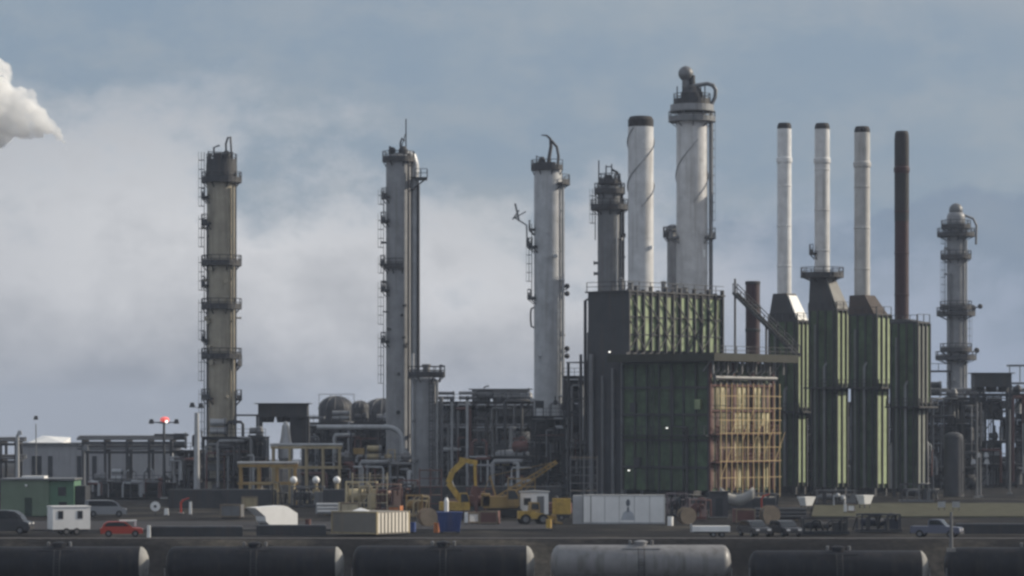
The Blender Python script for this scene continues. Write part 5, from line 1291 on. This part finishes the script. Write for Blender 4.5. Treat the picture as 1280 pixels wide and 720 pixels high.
hose_reel_post('red fire monitor near the round white sign', 226, 356, 1.3, REDC)
hose_reel_post('red fire monitor before the tan end wall', 952, 372, 1.4, REDC)
# dark cabin, flatbed, little signs, hoppers
t = thing('equipment_cabin', 'dark grey boxy cabin before the foot of the tan end wall', 'cabin', pos(899, 340))
b = MB(); b.bx(-1.0, 1.0, 0, 2, .15, 2.8); b.build('wall', mat('charcoal_cabin', (.06, .06, .068), .7), t)
b = MB(); b.prism([(-1.15, 2.8), (1.15, 2.8), (1.1, 3.0), (-1.1, 2.95)], -.15, 2.15); b.build('roof', DARK, t)
b = MB(); b.bx(-.4, .4, -.04, .0, .2, 2.2); b.build('door', DARK2, t)
b = MB(); b.bx(-1.0, 1.0, .05, 1.95, 0, .15); b.build('base', CONC, t)
t = thing('canvas_cover', 'pale grey sagging canvas cover behind the dark cabin', 'cover', pos(922, 362))
b = MB(); vs_ = []
for i in range(9):
    u = i / 8; z = 2.7 - 1.2 * math.sin(u * math.pi) * .8
    vs_ += [(-2 + 4 * u, 0, z), (-2 + 4 * u, 2, z + .3), (-2 + 4 * u, 0, z - 1.0), (-2 + 4 * u, 2, z - .7)]
b.add(vs_, [(4 * i, 4 * i + 4, 4 * i + 5, 4 * i + 1) for i in range(8)] + [(4 * i, 4 * i + 2, 4 * i + 6, 4 * i + 4) for i in range(8)] + [(4 * i + 1, 4 * i + 5, 4 * i + 7, 4 * i + 3) for i in range(8)] + [(4 * i + 2, 4 * i + 3, 4 * i + 7, 4 * i + 6) for i in range(8)] + [(0, 1, 3, 2), (32, 34, 35, 33)], True); b.build('canvas', CONC, t)
b = MB()
for x in (-2, 2):
    for y in (0.1, 1.9): b.beam((x, y, 0), (x, y, 2.2), .12)
b.build('post', DARK, t)
t = thing('flatbed_trailer', 'low white flatbed trailer behind the grey tank car', 'trailer', pos(889, 281))
b = MB(); b.bx(-1.75, 1.75, 0, 1.7, .55, 1.05); b.build('bed', WHITE2, t)
b = MB(); b.bx(-1.85, -1.75, 0, 1.7, .5, 1.25); b.build('headboard', LIGHTST, t)
b = MB(); b.bx(-1.6, 1.6, .2, 1.5, .4, .55); b.build('chassis', DARK, t)
for x in (.2, 1.0):
    for y in (.1, 1.6): wheel(t, x, y, .27)
for px, lab, d in ((1008, 'bright white hopper bin under the leftmost heater', 0), (1081, 'bright white hopper bin under the third heater', 1)):
    Y = 378; t = thing('hopper_bin', lab, 'bin', pos(px, Y), R(42)); z = Z(632 if not d else 630, Y)
    b = MB(); b.frustum((0, 0), (1.1, .9), z, (0, 0), (1.9 if not d else 1.75, 1.3), z + 1.0); b.build('body', WHITE2, t)
    b = MB(); b.bx(-.98, .98, -.68, .68, z + 1.0, z + 1.1); b.build('rim', WHITE2, t)
    b = MB()
    for sx in (-.5, .5):
        for sy in (-.38, .38): b.beam((sx, sy, -.1), (sx, sy, z + .05), .1)
    pieces(b, 'support_leg', DARK, t)
t = thing('valve_station', 'small grey valve cluster between the two white hopper bins', 'valve', pos(1049, 392))
b = MB(); b.tube([(-.7, 0, 0), (-.7, 0, 1.2), (.7, 0, 1.2), (.7, 0, 0)], .14); b.build('pipe', LIGHTST, t)
b = MB(); b.sphere((-.2, 0, 1.3), .3); b.sphere((.5, 0, .9), .3); b.build('valve', LIGHTST, t)
for px, lab in ((1177, 'small white box sign left of the near pole, on the dry verge'), (1195, 'small white box sign right of the near pole, on the dry verge')):
    t = thing('site_sign', lab, 'sign', pos(px, 368)); b = MB(); b.bx(-.45, .45, -.03, .03, .4, 1.1); b.build('board', LIGHTST, t)
    b = MB(); b.beam((-.35, .06, 0), (-.35, .06, 1.0), .07); b.beam((.35, .06, 0), (.35, .06, 1.0), .07); b.build('post', DARK, t)
t = thing('round_sign', 'round white sign with a dark centre near the pipe racks', 'sign', pos(194, 350))
z = Z(633, 350); b = MB(); b.cyl((0, -.03, z), (0, .03, z), .56, seg=24); bd = b.build('board', WHITE2, t)
b = MB(); b.cyl((0, -.05, z), (0, -.03, z), .17, seg=14); b.build('centre_mark', DARK, bd)
b = MB(); b.beam((0, .08, 0), (0, .08, z + .3), .1); b.build('post', DARK, t)
for px, Y, h, lab in ((208, 349, .8, 'low white marker block right of the round sign'), (238, 352, 1.5, 'white marker post at the foot of the twin lamp mast'), (186, 279, 1.2, 'white marker post standing above the gap between the two left tank cars')):
    t = thing('marker_post', lab, 'post', pos(px, Y)); w_ = .5 if h == .8 else .32
    b = MB(); b.frustum((0, 0), (w_, .3), 0, (0, 0), (w_ * .85, .25), h); b.build('body', WHITE2, t)
    b = MB(); b.bx(-w_ * .6, w_ * .6, -.2, .2, 0, .1); b.build('base', CONC, t)
# low dark barrier walls along the yard edge
def barrier(label, x0, x1, Y, h, m=DARK):
    w = X(x1, Y) - X(x0, Y); t = thing('barrier_wall', label, 'wall', pos((x0 + x1) / 2, Y))
    b = MB(); b.prism([(-w / 2, 0), (w / 2, 0), (w / 2, h), (-w / 2, h)], 0, .35); b.build('wall', m, t)
    b = MB(); b.bx(-w / 2 - .05, w / 2 + .05, -.06, .41, h, h + .12); b.build('coping', MID, t)
    n = max(2, int(w / 3)); b = MB()
    for i in range(n + 1): x = -w / 2 + w * i / n; b.bx(x - .12, x + .12, -.12, 0, 0, h)
    b.build('pier', m, t)
barrier('low dark barrier wall behind the left tank cars', 190, 302, 284, .85)
barrier('low dark barrier wall between white covered trailer and beige container', 322, 406, 286, .9)
barrier('long low dark barrier wall at the right, beyond the near pole', 1196, 1290, 290, .9)

barrier('dark bund wall before the steelwork of the leftmost tall column', 212, 338, 378, 2.3)
barrier('dark rust stained bund wall behind excavator and crane', 520, 700, 368, 2.9)
barrier('low dark bund wall under the tan end wall', 838, 968, 372, 1.4)
barrier('dark bund wall behind the tan pump skids', 405, 520, 382, 2.2)
# ------------------------------------------------------------------ tank cars on the track
RZ = -4.3; TY = 258.0; kk = TY / FPX
def tank_car(label, x0, x1, m, ytop, head=None, group='tank cars on the track'):
    L = (x1 - x0) * kk; t = thing('tank_car', label, 'tank car', pos((x0 + x1) / 2, TY, RZ), 0, group)
    top = Z(ytop, TY) - RZ; r = 1.52; zc = top - r
    b = MB(); pr = [(-L / 2, .05)] + [(-L / 2 + .75 * (1 - math.cos(R(a))), r * math.sin(R(a))) for a in (30, 50, 70, 90)]
    pts = pr + [(-x, q) for x, q in reversed(pr)]
    b.tube([(x, 0, zc) for x, q in pts], [q for x, q in pts], 32)
    for q in range(1, 5):
        x = -L / 2 + .75 + (L - 1.5) * q / 5; b.tube([(x - .03, 0, zc), (x + .03, 0, zc)], r + .012, 32)
    b.build('tank', m, t)
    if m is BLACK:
        b = MB(); rr_ = r * 1.01; b.tube([(L / 2 - .75 * (1 - math.sin(R(a))) * 1.0 + .02 if False else L / 2 - .75 + .78 * math.cos(R(a)), 0, zc) for a in (84, 70, 50, 30, 8)], [rr_ * math.sin(R(a)) for a in (84, 70, 50, 30, 8)], 28); b.build('sunlit_end_paint', CONC, t, label='right tank end coloured pale as if sunlit')  # sunlight on the right tank head, put into the colour as a pale shell
    b = MB(); b.lathe([(.55, top - .1), (.55, top + .18), (.62, top + .2), (.62, top + .27), (.3, top + .4), (.01, top + .42)], seg=18); b.build('manway', m, t)
    b = MB(); b.bx(-1.6, 1.6, -1.0, -.6, top - .35, top - .28); b.bx(-1.6, 1.6, .6, 1.0, top - .35, top - .28)
    pl_ = b.build('walkway', MID if m is TANKG else DARK, t)
    b = MB()
    for x in (-1.5, 0, 1.5): b.beam((x, 1.0, top - .3), (x, 1.0, top + .05), .05)
    b.beam((-1.5, 1.0, top + .05), (1.5, 1.0, top + .05), .05); b.build('railing', DARK, pl_)
    b = MB()
    for x in (-.25, .25): b.tube([(x, -r - .12, 1.2), (x, -r - .12, zc), (x, -r * .75, zc + r * .78), (x, -.9, top - .25)], .035, 6)
    for q in range(9): b.beam((-.25, -r - .12, 1.4 + q * .25), (.25, -r - .12, 1.4 + q * .25), .04)
    b.build('ladder', DARK, t)
    for x in (-.9, .95): b = MB(); b.lathe([(.12, top - .15), (.12, top + .3), (.18, top + .32), (.01, top + .42)], (x, 0, 0), 10); b.build('safety_valve', MID, t)
    b = MB(); b.bx(-L / 2 - .3, L / 2 + .3, -.35, .35, .75, 1.1); b.bx(-L / 2 - .35, -L / 2 + .5, -1.4, 1.4, .9, 1.15); b.bx(L / 2 - .5, L / 2 + .35, -1.4, 1.4, .9, 1.15); b.build('underframe', DARK, t)
    for e in (-1, 1):
        b = MB(); x = e * (L / 2 - 1.6); b.bx(x - 1.1, x + 1.1, -1.0, -.8, .4, .75); b.bx(x - 1.1, x + 1.1, .8, 1.0, .4, .75); b.bx(x - .2, x + .2, -1, 1, .5, .8); bo = b.build('bogie', DARK, t)
        b = MB()
        for q in (-.8, .8):
            for y in (-.74, .74): b.cyl((x + q, y - .07, .44), (x + q, y + .07, .44), .42, seg=18)
        b.build('wheel', RUST, bo)
        b = MB(); x = e * (L / 2 - .05)
        for y in (-1.35, -.95): b.beam((x, y, 1.1), (x, y, 2.6), .06)
        for z in (1.4, 1.8, 2.2, 2.6): b.beam((x, -1.35, z), (x, -.95, z), .05)
        b.build('ladder', MID, t)
        b = MB(); x = e * (L / 2 + .5); b.bx(x - .25, x + .25, -.15, .15, .75, 1.05); b.build('coupler', DARK, t)
    return t
# ladder or fittings that show between cars
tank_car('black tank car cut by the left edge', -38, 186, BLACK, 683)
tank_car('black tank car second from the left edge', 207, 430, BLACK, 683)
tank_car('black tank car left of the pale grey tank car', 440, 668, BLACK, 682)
tank_car('pale grey tank car below the white box trailer', 688, 914, TANKG, 681, group=None)
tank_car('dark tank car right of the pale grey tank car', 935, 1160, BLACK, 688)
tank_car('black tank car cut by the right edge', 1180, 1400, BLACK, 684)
t = thing('railway_track', 'straight railway track under the tank cars', 'track', (0, TY, RZ))
for y in (-.76, .76): b = MB(); b.bx(-90, 90, y - .04, y + .04, -.14, .02); b.build('rail', RUST, t)
b = MB()
for i in range(-60, 61): b.bx(i * 1.4 - .12, i * 1.4 + .12, -1.3, 1.3, -.26, -.14)
b.build('sleepers', mat('timber_sleeper', (.05, .042, .036), .9), t)

# ------------------------------------------------------------------ steam plume and haze
def volume_mat(name, col, dens, aniso=0.0):
    m = bpy.data.materials.new(name); m.use_nodes = True; q = m.node_tree; q.nodes.clear()
    v = q.nodes.new('ShaderNodeVolumePrincipled'); v.inputs['Color'].default_value = (*col, 1); v.inputs['Density'].default_value = dens; v.inputs['Anisotropy'].default_value = aniso
    o = q.nodes.new('ShaderNodeOutputMaterial'); q.links.new(v.outputs[0], o.inputs['Volume']); return m
Y = 900
b = MB(); rnd = random.Random(3)
spine = [(88, 189, 1.3), (84, 185, 2.2), (79, 179, 3.4), (73, 172, 5), (67, 165, 6.5), (60, 157, 8.5), (52, 150, 11), (42, 143, 14), (30, 138, 18), (14, 138, 24), (36, 126, 9), (22, 120, 11), (6, 112, 13), (10, 96, 11), (0, 88, 14), (-14, 132, 34), (-30, 88, 24), (-50, 130, 44), (-40, 165, 30), (2, 164, 19), (26, 160, 15), (44, 160, 10)]
for px, py, rp_ in spine:
    c = Vector(pos(px, Y, Z(py, Y))); r = rp_ * Y / FPX
    b.sphere(c, r, seg=20, n=12)
    for q in range(6 if rp_ > 8 else 0):
        d = Vector((rnd.gauss(0, 1), rnd.gauss(0, 1), rnd.gauss(0, 1))).normalized(); b.sphere(c + d * r * .72, r * rnd.uniform(.35, .5), seg=14, n=8)
sm_ = volume_mat('steam', (1, 1, 1), .24, .2); q = sm_.node_tree
gq = q.nodes.new('ShaderNodeNewGeometry'); nq = q.nodes.new('ShaderNodeTexNoise'); nq.inputs['Scale'].default_value = .16; nq.inputs['Detail'].default_value = 6; nq.inputs['Roughness'].default_value = .6
q.links.new(gq.outputs['Position'], nq.inputs['Vector']); rq = q.nodes.new('ShaderNodeMapRange'); rq.inputs[1].default_value = .36; rq.inputs[2].default_value = .66; rq.inputs[3].default_value = .05; rq.inputs[4].default_value = .8
q.links.new(nq.outputs['Fac'], rq.inputs[0]); q.links.new(rq.outputs[0], [n for n in q.nodes if n.type == 'PRINCIPLED_VOLUME'][0].inputs['Density'])
pl = b.build('steam_plume', sm_)
md = pl.modifiers.new('merge', 'REMESH'); md.mode = 'VOXEL'; md.voxel_size = .45
ct = bpy.data.textures.new('billow', 'CLOUDS'); ct.noise_scale = 4.5; ct.noise_depth = 4
md = pl.modifiers.new('ragged', 'DISPLACE'); md.texture = ct; md.strength = 6.0; md.mid_level = 0.5; md.texture_coords = 'GLOBAL'
tag(pl, 'white billowing steam plume drifting in from the upper left', 'steam plume', kind='stuff')
HZ0, HZ1 = -50.0, 66.0
b = MB(); b.bx(-3200, 3200, -120, 5200, HZ0, HZ1)
hz = b.build('haze', volume_mat('haze_air', (0.68, 0.79, 1.0), 0.00014)); hz['kind'] = 'stuff'
